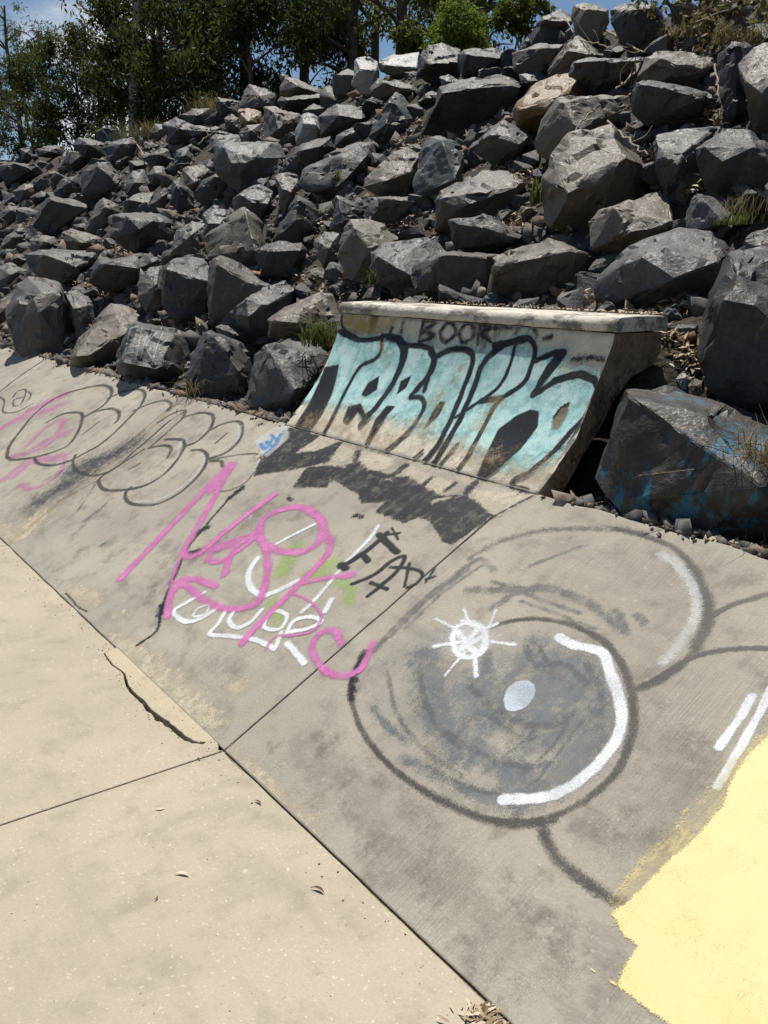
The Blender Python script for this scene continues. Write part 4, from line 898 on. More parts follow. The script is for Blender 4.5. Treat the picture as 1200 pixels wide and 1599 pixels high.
for k, (nm, lb, px, ds, h, rd, m_, bk, cl_, per) in enumerate(T):
    tree(nm, lb, px, ds, h, rd, 60 + k, m_, bk, int(cl_ * (.74 if nm == 'gum_tree' and ds < 37 else (.8 if h > 2.9 else 1))), per, ln=.13 if ds < 22 else .16, wd=.02 if m_ == 'blue_leaf' else .024, base=.05 if h < 4.2 else .2, lean=((.12, 0) if 'leaning' in lb else (0, 0)), trunk_r=.07 if h < 4.2 else .14)
def shrub(label, px, py, dist, rad, m, seed, n=60, per=110, ln=.07):
    r = np.random.default_rng(seed); c = CAM + ray(px, py) * dist; P = plateau(px, dist); root = empty('shrub', Matrix.Translation(Vector(P))); tag(root, label, 'shrub')
    ctr = c - P; d = r.normal(size=(n, 3)); d /= np.linalg.norm(d, axis=1)[:, None]; C = ctr + d * (r.random(n) ** .4)[:, None] * rad * [1, 1, .8]
    V, Fc, S_ = leaf_cloud(C, per, np.full(n, rad * .3), ln, ln * .22, r, .1); me = mesh_np('crown', V, Fc); fattr(me, 'shade', S_); obj('crown', me, M[m], root)
    V, Fc = [], []
    for k in range(6): tube_into(V, Fc, catmull([(r.normal(0, .05), r.normal(0, .05), -.1), ctr * .5 + r.normal(0, .08, 3), C[k]], 5), .025, .008, 5)
    obj('stem', mesh_np('stem', np.array(V), Fc), M['bark'], root)
shrub('bright lime green rounded shrub on the crest', 716, 50, 14.6, .48, 'lime_leaf', 5)
shrub('yellow-green leafy shrub behind the crest at the top of the photo', 812, 20, 14.5, .38, 'weed', 6, 40, 70, .08)
for px_, py_, rd_, lb_ in ((1075, 8, .42, 'dark twiggy shrub right of the round dark crest boulder'), (1135, 2, .5, 'shaded bushy shrub above the narrow upright dark rock'), (1195, 14, .4, 'dark scrub in the upper right corner above the pale folded boulder')):
    shrub(lb_, px_, py_, hit_hill(px_, py_ + 45), rd_, 'dry' if px_ > 1100 else 'dark_leaf', int(px_), 16, 34, .05)
shrub('small olive shrub left of the bright lime shrub', 650, 62, 16, .35, 'weed', 7, 30, 60, .09)

# ------------------------------------------------------------------ loose things on the path and bank
def path_leaf(label, px, py, s_, rot, curl, shade):
    P = hit_plane(px, py, Z, np.zeros(3)); V = []
    n = 9; prof = np.sin(np.linspace(0, math.pi, n)) * .11 + .004
    for i in range(n):
        t = i / (n - 1) - .5
        for sgn in (-1, 0, 1): V.append((t * s_, (sgn * prof[i] + .5 * t * t) * s_, .004 + curl * s_ * (abs(sgn) * .1 + (.25 - t * t) * 1.0)))
    Fc = [(i * 3 + j, (i + 1) * 3 + j, (i + 1) * 3 + j + 1, i * 3 + j + 1) for i in range(n - 1) for j in range(2)]
    me = mesh_np('leaf', V, Fc); fattr(me, 'shade', np.full(len(V), shade)); me.polygons.foreach_set('use_smooth', [True] * len(Fc)); o = obj('fallen_leaf', me, M['litter']); o.location = P; o.rotation_euler = (0, 0, rot); tag(o, label, 'leaf', 'leaves lying on the path')
path_leaf('dark curled leaf lying alone on the flat path', 498, 1391, .042, 2.6, .45, .02)
path_leaf('small dark leaf on the path near the slab corner', 404, 1254, .032, 2.4, .3, .05)
path_leaf('pale twisted leaf on the flat path', 286, 1366, .042, 2.9, .25, .97)
path_leaf('tiny pale leaf scrap on the path below the joint', 250, 1265, .03, .2, .08, .95)
path_leaf('short brown leaf scrap at the left of the path', 245, 1405, .02, 1.2, .2, .2)
def pile(r):
    x = r.normal(775, 26); y = r.normal(1582, 12); P = hit_plane(x, y, Z, np.zeros(3)); v = P - B0
    if v @ PERP > -.006: P = P - PERP * (v @ PERP + .012 + r.random() * .05)
    return P + Z * (.004 + r.random() * .008)
pl = obj('leaf_litter', scatter_leaves(75, pile, 28, .014, .042, .22), M['litter']); tag(pl, 'little heap of dry leaves and bark at the foot of the bank', kind='stuff')
def crumbs(n, fn, seed, lo, hi):
    r = np.random.default_rng(seed); tf = np.array([(0, 1, 3), (1, 2, 3), (2, 0, 3), (0, 2, 1)]); V, Fc, S_ = [], [], []; k = 0
    for k in range(n):
        s_ = r.uniform(lo, hi); a = r.random() * 6.28; c, s = math.cos(a), math.sin(a)
        V.append((np.array([(1, 0, 0), (-.5, .8, 0), (-.5, -.7, 0), (0, 0, .8)]) @ np.array([(c, s, 0), (-s, c, 0), (0, 0, 1)])) * s_ + fn(r)); Fc.append(tf + 4 * k); S_ += [r.random() * .9] * 4
    me = mesh_np('crumbs', np.vstack(V), np.vstack(Fc)); fattr(me, 'shade', S_); return me
def crumb_pos(r):
    if r.random() < .5:
        i = r.integers(len(crack_px)); x, y = crack_px[i]; return hit_plane(x + r.normal(0, 14), y + r.normal(8, 12), Z, np.zeros(3))
    return W(r.uniform(-2.8, 1.6), -abs(r.normal(0, .05)) - .012, .001)
cb = obj('gravel', crumbs(190, crumb_pos, 31, .0015, .005), M['gravel']); tag(cb, 'crumbs of broken concrete along the crack', kind='stuff')
def speck(r): return hit_plane(r.uniform(0, 900), r.uniform(1190, 1640), Z, np.zeros(3))
sp_ = obj('gravel', crumbs(60, speck, 33, .0012, .003), M['gravel']); tag(sp_, 'scattered grit specks on the flat path', kind='stuff')
# white lettering scratched on the front-row boulder
tgt = rock_bvh['dark front-row boulder with small white lettering']
bpy.context.view_layer.update()
bv = BVHTree.FromPolygons([tgt.matrix_world @ v.co for v in tgt.data.vertices], [tuple(p.vertices) for p in tgt.data.polygons])
def rock_letters(strokes, w):
    V, Fc, S_ = [], [], []; x0, x1, y0, y1, st = 176, 272, 500, 582, .9
    nx, ny = int((x1 - x0) / st), int((y1 - y0) / st); X, Y = np.meshgrid(x0 + np.arange(nx) * st, y0 + np.arange(ny) * st, indexing='ij'); d = np.full(X.shape, 99.)
    for s_ in strokes:
        c = catmull(s_, 5)
        for a, b in zip(c[:-1], c[1:]): d = np.minimum(d, seg_dist(X, Y, a, b))
    cov = (w - d) / 1.6 + .5; pid = -np.ones(X.shape, int)
    for i, j in zip(*np.nonzero(cov > -1.2)):
        rr = ray(X[i, j], Y[i, j]); loc, nr, _, _ = bv.ray_cast(Vector(CAM), Vector(rr))
        if loc is not None: pid[i, j] = len(V); V.append(np.array(loc) + np.array(nr) * .002 - rr * .003); S_.append(cov[i, j])
    for i in range(nx - 1):
        for j in range(ny - 1):
            q = (pid[i, j], pid[i, j + 1], pid[i + 1, j + 1], pid[i + 1, j])
            if min(q) >= 0 and max(np.linalg.norm(V[q[a]] - V[q[a - 1]]) for a in range(4)) < .05: Fc.append(q)
    o0 = np.array(tgt.location); me = mesh_np('white_lettering', np.array(V) - o0, Fc); fattr(me, 'cov', np.clip(S_, -1, 1)); o = obj('white_lettering', me, paint('chalky_white', (.42, .47, .48), .7, .35, .4), tgt); o['label'] = 'small chalky white lettering on the boulder'
zb = lambda p: Zm(p, 4, 0, 380)
rock_letters([zb([(820, 520), (800, 600), (780, 700), (735, 740)]), zb([(825, 530), (865, 520)]), zb([(805, 610), (850, 600)]), zb([(785, 690), (835, 680)]), zb([(890, 530), (870, 620), (850, 730)]), zb([(930, 540), (900, 640), (880, 720)]), zb([(980, 560), (915, 640), (950, 720)]), zb([(1020, 560), (985, 640), (950, 760)]), zb([(1000, 640), (1045, 600)]), zb([(960, 540), (930, 600)])], 1.2)

# --- marks on the bank, oldest first ---------------------------------------------------------------
P_ = {
 'black': paint('spray_black', (.016, .017, .02), 1.2, .16, .12, fade=.12),
 'tar': paint('rolled_black_paint', (.018, .019, .023), 1.2, .8, .42, grain=32, streaky=.25, fade=.1),
 'grey': paint('spray_charcoal', (.065, .06, .056), .95, .22, .2),
 'thin': paint('marker_charcoal', (.055, .052, .048), .9, .25, .15),
 'slate': paint('spray_slate_grey', (.08, .103, .122), .95, .55, .55, (.13, .155, .172), grain=16, streaky=.35, fade=.45),
 'slate2': paint('brushed_slate_grey', (.13, .135, .145), .75, .5, .6, grain=30, streaky=.6),
 'white': paint('spray_white', (.72, .74, .76), 1.05, .22, .12, fade=.2),
 'softw': paint('soft_white_spray', (.68, .69, .68), .6, .4, .35),
 'ice': paint('spray_pale_blue', (.55, .61, .68), .95, .2, .05),
 'pink': paint('spray_pink', (.52, .125, .36), 1.0, .26, .25, (.58, .19, .42)),
 'pinkf': paint('faded_pink_spray', (.60, .17, .42), .6, .4, .5),
 'lime': paint('spray_lime', (.33, .52, .10), .6, .45, .5),
 'yellow': paint('rolled_yellow_paint', (.655, .55, .25), 1.4, .4, .12, (.68, .575, .28), grain=30, fade=.06, streaky=.04),
 'yelloww': paint('thin_yellow_paint', (.72, .60, .28), .75, .6, .7, grain=28, streaky=.6),
 'cyan': paint('turquoise_paint', (.31, .60, .595), 1.1, .45, .34, (.53, .73, .695), grain=20, fade=.12),
 'cream': paint('cream_paint', (.58, .52, .40), .85, .5, .5, grain=30),
 'mortar': paint('mortar_smear', (.50, .435, .315), 1.15, 1.0, .5, grain=24),
 'stain': paint('dark_stain', (.13, .112, .088), .2, .8, .5, grain=14),
 'sand': paint('sand_in_joint', (.42, .34, .22), .7, .9, .6, grain=30),
 'crack': paint('crack_line', (.018, .015, .012), 1, .7, .05, grain=50),
 'navy': paint('navy_overspray', (.03, .036, .055), .8, .5, .25, grain=30),
 'blue': paint('blue_marker', (.06, .25, .55), .8, .4, .2),
 'mustard': paint('mustard_paint', (.45, .33, .06), .7, .6, .5, grain=20),
}
z1 = lambda p: Zm(p, 2.667, 0, 540); z2 = lambda p: Zm(p, 2, 160, 660); z3 = lambda p: Zm(p, 1.765, 520, 800)
z4 = lambda p: Zm(p, 3, 0, 820); z5 = lambda p: Zm(p, 2.4, 700, 1040); zq = lambda p: Zm(p, 1.818, 400, 430)
S = lambda pts, w, soft=3: ('s', pts, w, soft); PG = lambda pts, soft=3: ('p', pts, soft)

decal(Bank, 'stain', [S([(60, 790), (160, 740), (240, 700)], 70, 50), S([(260, 900), (330, 860), (420, 800)], 50, 40), S([(620, 1330), (720, 1400), (840, 1500)], 80, 60),
      S([(470, 1160), (560, 1240), (650, 1310)], 60, 50), S([(1020, 1150), (1080, 1250), (1000, 1330)], 80, 60)], P_['stain'], 'dull dark weather stains on the bank', .012)
decal(Bank, 'mortar_smear', [PG(z4([(290, 300), (330, 280), (470, 310), (500, 350), (440, 390), (380, 370), (330, 340)]), 8), S(z4([(540, 430), (575, 405)]), 6, 6),
      S(z4([(740, 620), (775, 590)]), 5, 5), PG(z4([(1060, 760), (1150, 700), (1170, 760), (1100, 800)]), 10), PG(z4([(560, 600), (700, 640), (860, 720), (960, 830), (1040, 900), (1010, 960), (900, 930), (760, 800), (640, 700)]), 22),
      PG([(160, 1012), (200, 1036), (260, 1088), (335, 1140), (352, 1128), (318, 1085), (262, 1038), (215, 1000), (180, 985)], 16), PG([(0, 818), (30, 822), (70, 790), (80, 800), (45, 838), (12, 852), (0, 850)], 8), PG(z1([(520, 415), (545, 395), (570, 400), (545, 425)]), 4),
      S([(360, 1180), (400, 1215), (440, 1260), (480, 1300)], 26, 22)], P_['mortar'], 'pale mortar smears near the foot of the bank')
decal(Bank, 'joint_sand', [S([(18, 846), (80, 796), (150, 742), (215, 690)], 5, 6), S([(215, 690), (255, 650), (285, 622)], 4, 5)], P_['sand'], None, .008)
decal(Bank, 'crack', [S(z2([(440, 200), (400, 235), (350, 290), (300, 350), (262, 400), (232, 470), (200, 540), (182, 600), (170, 650), (110, 695)]), 3.2, 2.4),
      S(z4([(310, 320), (340, 350), (370, 385), (410, 405)]), 1.6, 1.6), S([(720, 850), (770, 808), (806, 775)], 2, 2),
      S([(800, 1000), (801, 1001)], 1, 1), S([(880, 800), (1000, 838), (1130, 875)], .01, .01)], P_['crack'], 'jagged dark crack running down the bank')

# grey bubble piece, lower right
decal(Bank, 'slate_shading', [S(z3([(400, 500), (480, 570), (590, 590), (690, 510), (640, 440), (560, 480)]), 78, 46), S(z3([(620, 420), (700, 460), (740, 560), (690, 660), (600, 740), (500, 770)]), 52, 34),
      S(z3([(250, 400), (262, 480), (300, 580), (370, 650), (460, 690), (550, 740)]), 42, 30), S(z3([(110, 540), (150, 590), (210, 635)]), 8, 8), S(z3([(200, 680), (320, 740), (450, 790)]), 16, 14),
      S(z3([(560, 360), (540, 400), (470, 470), (430, 520)]), 26, 26), S(z3([(330, 620), (430, 650)]), 30, 24), S(z3([(425, 390), (425, 440)]), 14, 9)], P_['slate'], 'cloudy slate grey shading inside the bubble shape')
decal(Bank, 'pale_haze', [PG(z3([(110, 420), (90, 520), (150, 640), (260, 730), (420, 800), (560, 810), (700, 750), (770, 640), (790, 520), (760, 410), (680, 350), (560, 320), (420, 320), (240, 330)]), 40)], paint('grey_haze', (.22, .24, .255), .3, .8, .7, (.33, .34, .34), grain=10, streaky=.4, fade=.5), 'hazy pale grey wash filling the bubble', .01)
decal(Bank, 'slate_strokes', [S(z3([(240, 420), (250, 500), (290, 590), (350, 650)]), 7, 5), S(z3([(300, 600), (400, 660), (520, 700), (600, 690)]), 8, 6), S(z3([(380, 480), (470, 560), (600, 590), (680, 540)]), 9, 7), S(z3([(560, 740), (640, 640), (690, 570)]), 5, 4), S(z3([(530, 720), (600, 650), (650, 580)]), 5, 4), S(z3([(530, 370), (560, 420), (640, 420), (700, 470)]), 8, 6), S(z3([(570, 370), (590, 410)]), 5, 4), S(z3([(150, 440), (180, 560), (260, 660), (360, 730)]), 6, 5), S(z3([(260, 700), (380, 760), (470, 780)]), 6, 5), S(z3([(430, 560), (520, 620), (560, 620)]), 7, 6), S(z3([(700, 420), (740, 500), (735, 600)]), 9, 7),
      S(z3([(110, 385), (230, 260), (330, 180), (400, 130), (445, 160)]), 9, 5), S(z3([(160, 340), (260, 240), (370, 160)]), 8, 5), S(z3([(200, 320), (300, 225), (420, 140)]), 5, 4),
      S(z3([(370, 215), (500, 212), (600, 210), (700, 250), (760, 290), (800, 325)]), 12, 8), S(z3([(440, 262), (500, 225), (570, 210)]), 9, 6), S(z3([(440, 190), (520, 220), (600, 250), (680, 278)]), 6, 4),
      S(z3([(520, 245), (620, 280), (720, 320)]), 5, 4), S(z3([(840, 285), (860, 305)]), 10, 8), S(z3([(780, 270), (810, 330)]), 10, 8), S(z3([(540, 150), (640, 110), (700, 90)]), 5, 5), S([(772, 1190), (800, 1172), (835, 1140)], 4, 3)], P_['slate2'], 'brushed grey strokes above the bubble shape')
decal(Bank, 'bubble_outline', [S(z3([(105, 375), (75, 410), (56, 450), (50, 500), (75, 590), (130, 670), (210, 740), (300, 795), (400, 838), (500, 853), (600, 840), (700, 790), (780, 715), (820, 620), (825, 520), (800, 430), (740, 355), (660, 312), (570, 294), (490, 300), (440, 315)]), 7.4, 6),
      S(z3([(240, 760), (320, 805), (420, 845), (520, 862), (610, 848)]), 9.8, 10), S(z3([(640, 300), (740, 350), (805, 430), (830, 520), (825, 620), (780, 720), (690, 800)]), 9.0, 8),
      S(z3([(780, 45), (860, 65), (950, 105), (1010, 180), (1038, 260), (1030, 330), (990, 390), (940, 440), (880, 475), (830, 490)]), 7.4, 8), S(z3([(985, 150), (1025, 225), (1032, 300), (1000, 370)]), 13.1, 14),
      S(z3([(1045, 285), (1100, 255), (1150, 240), (1210, 222)]), 9.0, 5), S(z3([(830, 490), (900, 455), (980, 405), (1060, 382), (1140, 375), (1210, 376)]), 9.0, 5),
      S(z5([(350, 585), (372, 660), (420, 730), (490, 790), (560, 840), (625, 880), (655, 885)]), 14.8, 14)], P_['grey'], 'soft charcoal outline of overlapping bubbles on the bank')
decal(Bank, 'faint_arc', [S(z3([(380, 125), (430, 95), (480, 75), (540, 58), (600, 48), (720, 45), (800, 48), (860, 60)]), 7, 9)], paint('faint_charcoal', (.09, .085, .078), .6, .4, .5), 'faint charcoal arc under the ramp edge')
decal(Bank, 'white_highlight', [S(z3([(625, 345), (660, 365), (738, 385), (765, 440), (788, 515), (795, 580), (765, 655), (705, 718), (640, 765), (570, 788), (470, 792)]), 16, 5),
      S(z5([(1140, 115), (1090, 200), (1015, 305)]), 13, 5), S(z5([(1215, 80), (1150, 210), (1085, 325), (1010, 452)]), 13, 4)], P_['white'], 'thick white highlight curve inside the bubble')
decal(Bank, 'white_crescent', [S(z3([(905, 115), (955, 150), (988, 200), (1003, 260), (985, 320), (950, 370), (912, 412)]), 14, 8)], P_['softw'], 'soft white crescent in the upper bubble')
decal(Bank, 'pale_dot', [PG(catmull(z3([(472, 520), (480, 490), (505, 470), (535, 464), (556, 478), (556, 505), (535, 535), (505, 548), (480, 545)]), 5, True), 3)], P_['ice'], 'pale blue oval dot in the bubble')
decal(Bank, 'star_glow', [S(z3([(355, 345), (395, 350)]), 44, 34), S(z3([(370, 330), (385, 370)]), 24, 16)], P_['softw'], 'soft white glow in the middle of the star burst')
decal(Bank, 'white_star', [S(z3([(330, 345), (345, 315), (385, 305), (420, 330), (420, 375), (385, 400), (345, 390), (330, 345)]), 8, 5), S(z3([(345, 330), (400, 390), (420, 340), (350, 380), (400, 320), (360, 300)]), 9, 7),
      S(z3([(400, 350), (280, 370)]), 6, 4), S(z3([(365, 385), (310, 450)]), 4, 3), S(z3([(390, 390), (396, 452)]), 6, 4), S(z3([(420, 355), (505, 366)]), 5, 4), S(z3([(410, 325), (452, 308)]), 6, 4), S(z3([(378, 310), (362, 268)]), 4, 4), S(z3([(335, 320), (285, 295)]), 4, 5), S(z3([(430, 320), (450, 270)]), 3, 4)], P_['white'], 'white sprayed star burst on the bubble')

# yellow block, bottom right
decal(Bank, 'yellow_edge', [PG([(1210, 1128), (1165, 1165), (1132, 1202), (1100, 1245), (1050, 1298), (1000, 1345), (960, 1398), (960, 1440), (1060, 1440), (1200, 1300), (1300, 1200)], 16)], P_['yelloww'], 'thin scuffed edge of the yellow paint', .006)
decal(Bank, 'yellow_patch', [PG([(1215, 1138), (1171, 1176), (1146, 1212), (1128, 1260), (1085, 1310), (1038, 1350), (985, 1405), (956, 1427), (975, 1461), (998, 1477), (975, 1511), (965, 1540), (992, 1561), (1021, 1582), (1050, 1602), (1120, 1660), (1420, 1660), (1420, 1040)], 7), S(z5([(530, 1133), (580, 1165), (640, 1200)]), 1.6, 1.5)], P_['yellow'], 'pale yellow rolled paint block on the bank', .006)

# bubble-letter outlines, far left
decal(Bank, 'faded_pink_tag', [S(z1([(-10, 355), (80, 300), (180, 240), (262, 208)]), 12, 9), S(z1([(60, 310), (150, 285), (250, 250)]), 10, 10), S(z1([(150, 420), (220, 385), (282, 362)]), 11, 8), S(z1([(50, 460), (140, 440), (215, 400), (265, 320), (235, 315), (170, 360), (110, 420)]), 6, 5),
      S(z1([(25, 550), (90, 500), (150, 478), (262, 465)]), 10, 8), S(z1([(85, 580), (130, 595), (200, 570), (255, 520), (270, 470)]), 5, 5), S(z1([(60, 545), (110, 500)]), 7, 6)], P_['pinkf'], 'faded pink tag at the far end of the bank', .008)
decal(Bank, 'navy_overspray', [S(z1([(180, 640), (260, 590), (340, 535), (420, 485), (500, 435), (545, 408)]), 20, 26), S(z1([(310, 520), (400, 480)]), 24, 26)], P_['navy'], 'smudge of navy overspray below the bubble letters', .01)
decal(Bank, 'scuff_mark', [S(z1([(360, 725), (410, 690)]), 7, 6), S(z1([(300, 790), (350, 750)]), 3, 4), S(z1([(330, 680), (400, 575)]), 2.5, 3), S(z1([(240, 650), (410, 560)]), 2, 3), S(z1([(425, 830), (440, 820)]), 5, 4), S(z1([(400, 700), (440, 660)]), 3, 4),
      S(z1([(700, 270), (740, 240), (775, 212)]), 5, 5), S(z1([(505, 200), (540, 165)]), 2, 2), S(z1([(220, 95), (245, 68)]), 2.5, 2)], P_['slate2'], None, .008)
decal(Bank, 'bubble_letters', [S(z1([(30, 465), (40, 420), (90, 350), (160, 270), (250, 210), (340, 180), (420, 165), (460, 175), (465, 205), (430, 250), (380, 280), (345, 300)]), 3.06, 2),
      S(z1([(195, 320), (260, 285), (320, 278), (345, 290), (330, 350), (290, 410), (230, 440), (140, 465), (60, 475), (30, 465)]), 3.06, 2), S(z1([(345, 300), (400, 275), (460, 262), (495, 275), (495, 305), (482, 320)]), 3.06, 2),
      S(z1([(450, 220), (520, 190), (580, 182), (605, 200), (590, 245), (540, 300), (480, 360), (420, 410), (350, 450), (290, 480), (220, 498), (160, 490), (145, 465)]), 3.06, 2), S(z1([(560, 270), (630, 240), (690, 228), (715, 245), (700, 270)]), 3.06, 2),
      S(z1([(315, 455), (305, 495), (330, 525), (380, 540), (440, 530), (500, 495), (560, 440), (620, 390), (700, 320), (760, 280)]), 3.06, 2), S(z1([(660, 320), (720, 282), (770, 270), (762, 300), (720, 340), (630, 420)]), 3.06, 2),
      S(z1([(620, 425), (690, 415), (715, 430), (700, 465)]), 3.40, 2), S(z1([(690, 390), (750, 390), (770, 410), (750, 460), (690, 530), (610, 580), (520, 600), (440, 600), (415, 575), (420, 550), (480, 510), (600, 432)]), 3.57, 2),
      S(z1([(760, 300), (830, 280), (880, 285), (890, 310), (870, 355), (820, 400), (780, 415)]), 3.40, 2), S(z1([(870, 355), (930, 325), (990, 315), (1010, 335), (1000, 390), (950, 440), (890, 465), (865, 470)]), 3.74, 2),
      S(z1([(800, 435), (840, 435), (865, 460), (850, 510), (800, 570), (730, 625), (650, 660), (570, 662), (530, 645), (525, 610), (545, 590)]), 3.74, 2),
      S(z1([(880, 480), (920, 480), (930, 505)]), 3.74, 2), S(z1([(870, 475), (990, 455), (1070, 450), (1090, 470)]), 2.04, 2), S(z1([(1060, 530), (1010, 580), (940, 605), (890, 600)]), 2.04, 2),
      S(z1([(345, 370), (415, 315)]), 2.04, 1.6), S(z1([(900, 405), (945, 365)]), 2.55, 1.6), S(z1([(540, 515), (585, 490)]), 2.55, 2), S(z1([(-5, 195), (80, 130), (175, 65)]), 2.21, 2), S(z1([(-5, 210), (20, 230), (15, 275), (70, 275), (140, 240)]), 1.53, 1.5), S(z1([(55, 215), (75, 190), (110, 185), (90, 240), (60, 250), (60, 225), (95, 215)]), 1.53, 1.5), S(z1([(120, 190), (130, 205), (120, 225)]), 1.36, 1.5)], P_['thin'], 'charcoal bubble letters outlined on the far bank', .006)
decal(Bank, 'letter_highlight', [S(z1([(842, 450), (850, 485), (810, 545), (730, 610), (650, 645), (570, 650)]), 2.6, 3), S(z1([(1002, 335), (990, 390), (930, 435)]), 3, 3), S(z1([(1085, 475), (1050, 530)]), 3.4, 3), S(z1([(755, 400), (740, 455)]), 2.5, 3), S(z1([(745, 290), (700, 330), (640, 385)]), 2.4, 3)], P_['softw'], None, .006)

# black drop shadow and cream letter ends that run off the ramp
decal(Bank, 'cream_letter_ends', [PG(zq([(120, 500), (180, 455), (245, 468), (160, 505)]), 4), PG(zq([(290, 500), (395, 520), (385, 548), (325, 560), (290, 540)]), 5), PG(zq([(440, 545), (565, 590), (535, 625), (455, 605), (415, 580)]), 5), PG(zq([(0, 520), (60, 430), (95, 425), (40, 500)]), 5), PG(zq([(610, 610), (790, 625), (680, 690), (620, 650)]), 7), PG(zq([(210, 480), (290, 500), (250, 530), (200, 525)]), 5)], P_['cream'], 'cream painted letter ends below the ramp')
decal(Bank, 'black_drop_shadow', [PG(zq([(-5, 570), (10, 530), (80, 440), (100, 430), (185, 455), (110, 505), (170, 500), (250, 468), (205, 530), (115, 550), (30, 562)]), 3), PG(zq([(145, 545), (220, 540), (205, 600), (105, 602)]), 3),
      PG(zq([(210, 543), (250, 545), (290, 555), (400, 590), (470, 618), (500, 650), (490, 675), (420, 703), (340, 670), (370, 642), (300, 648), (290, 622), (240, 592)]), 3), PG(zq([(505, 645), (590, 625), (622, 640), (672, 682), (560, 764), (530, 755), (497, 700)]), 3),
      S(zq([(160, 572), (230, 562), (300, 592), (380, 622), (450, 652), (520, 675), (600, 668)]), 22, 8), PG(zq([(250, 540), (300, 530), (330, 575), (280, 590)]), 4), PG(zq([(380, 575), (430, 570), (520, 625), (470, 660)]), 4),
      S(zq([(290, 500), (280, 545)]), 6, 3), S(zq([(425, 540), (380, 570), (320, 560)]), 8, 3), S(zq([(500, 575), (460, 610)]), 6, 3), S(zq([(565, 590), (535, 615)]), 5, 3), S(zq([(620, 590), (600, 615)]), 10, 4), S(zq([(500, 630), (580, 625)]), 3, 2), S(zq([(670, 690), (740, 650), (790, 625)]), 2.5, 2),
      S(z2([(640, 290), (700, 320)]), .4, .4), S(z2([(790, 290), (810, 296)]), 5, 4), S(z2([(300, 345), (325, 328)]), 9, 4), S(z2([(268, 410), (300, 400)]), 8, 4), S(z2([(400, 235), (436, 205)]), 7, 4), S(z2([(188, 570), (180, 600)]), 7, 4), S(z2([(215, 500), (226, 480)]), 5, 3), S(z2([(580, 235), (592, 242)]), 4, 3), S(z2([(780, 860), (790, 790), (815, 720)]), 7, 7)], P_['tar'], 'ragged black drop shadow painted below the ramp')
decal(Bank, 'white_sticker', [PG(z1([(1060, 400), (1140, 345), (1200, 325), (1205, 385), (1115, 465), (1090, 450)]), 3)], P_['softw'], 'scrap of white paint beside the black shadow')
decal(Bank, 'blue_scribble', [S(z1([(1085, 410), (1110, 430), (1140, 385)]), 4, 3), S(z1([(1110, 400), (1140, 420), (1170, 370)]), 4, 3), S(z1([(1130, 370), (1160, 400)]), 3, 2), S(z1([(1100, 455), (1130, 430)]), 3, 2)], P_['blue'], 'small blue scribble on white paint')

# tags in the middle of the bank
decal(Bank, 'lime_spray', [S(z2([(690, 455), (710, 440), (725, 445)]), 16, 12), S(z2([(740, 495), (770, 520), (775, 560)]), 14, 10), S(z2([(560, 470), (600, 390)]), 18, 16), S(z2([(530, 560), (560, 640)]), 14, 14), S(z2([(640, 470), (700, 480)]), 12, 12)], P_['lime'], 'lime green spray behind the white tag')
decal(Bank, 'white_tag', [S(z2([(665, 318), (600, 350), (530, 388)]), 4.4, 4), S(z2([(485, 425), (458, 470), (465, 515), (500, 540), (550, 525), (612, 495)]), 7.9, 4), S(z2([(862, 325), (830, 370), (770, 430), (720, 490), (660, 560), (625, 592)]), 5.3, 5), S(z2([(718, 552), (698, 590)]), 7.9, 5),
      S(z2([(320, 532), (260, 565), (224, 592), (260, 622), (310, 612), (372, 572)]), 6.2, 3), S(z2([(300, 580), (285, 605), (320, 600), (335, 570), (300, 580)]), 3.5, 3), S(z2([(388, 585), (362, 630), (338, 662), (400, 668), (480, 680), (540, 708)]), 6.2, 3), S(z2([(412, 590), (398, 620), (420, 642), (462, 625), (500, 585)]), 6.2, 3),
      S(z2([(520, 600), (508, 640), (555, 645), (578, 605), (545, 588), (520, 600)]), 5.3, 3), S(z2([(575, 660), (600, 620), (650, 608), (685, 622), (640, 645), (580, 655)]), 6.2, 3), S(z2([(560, 655), (545, 700)]), 6.2, 3), S(z2([(580, 690), (632, 752)]), 8.8, 4)], P_['white'], 'white tag lettering under the pink one')
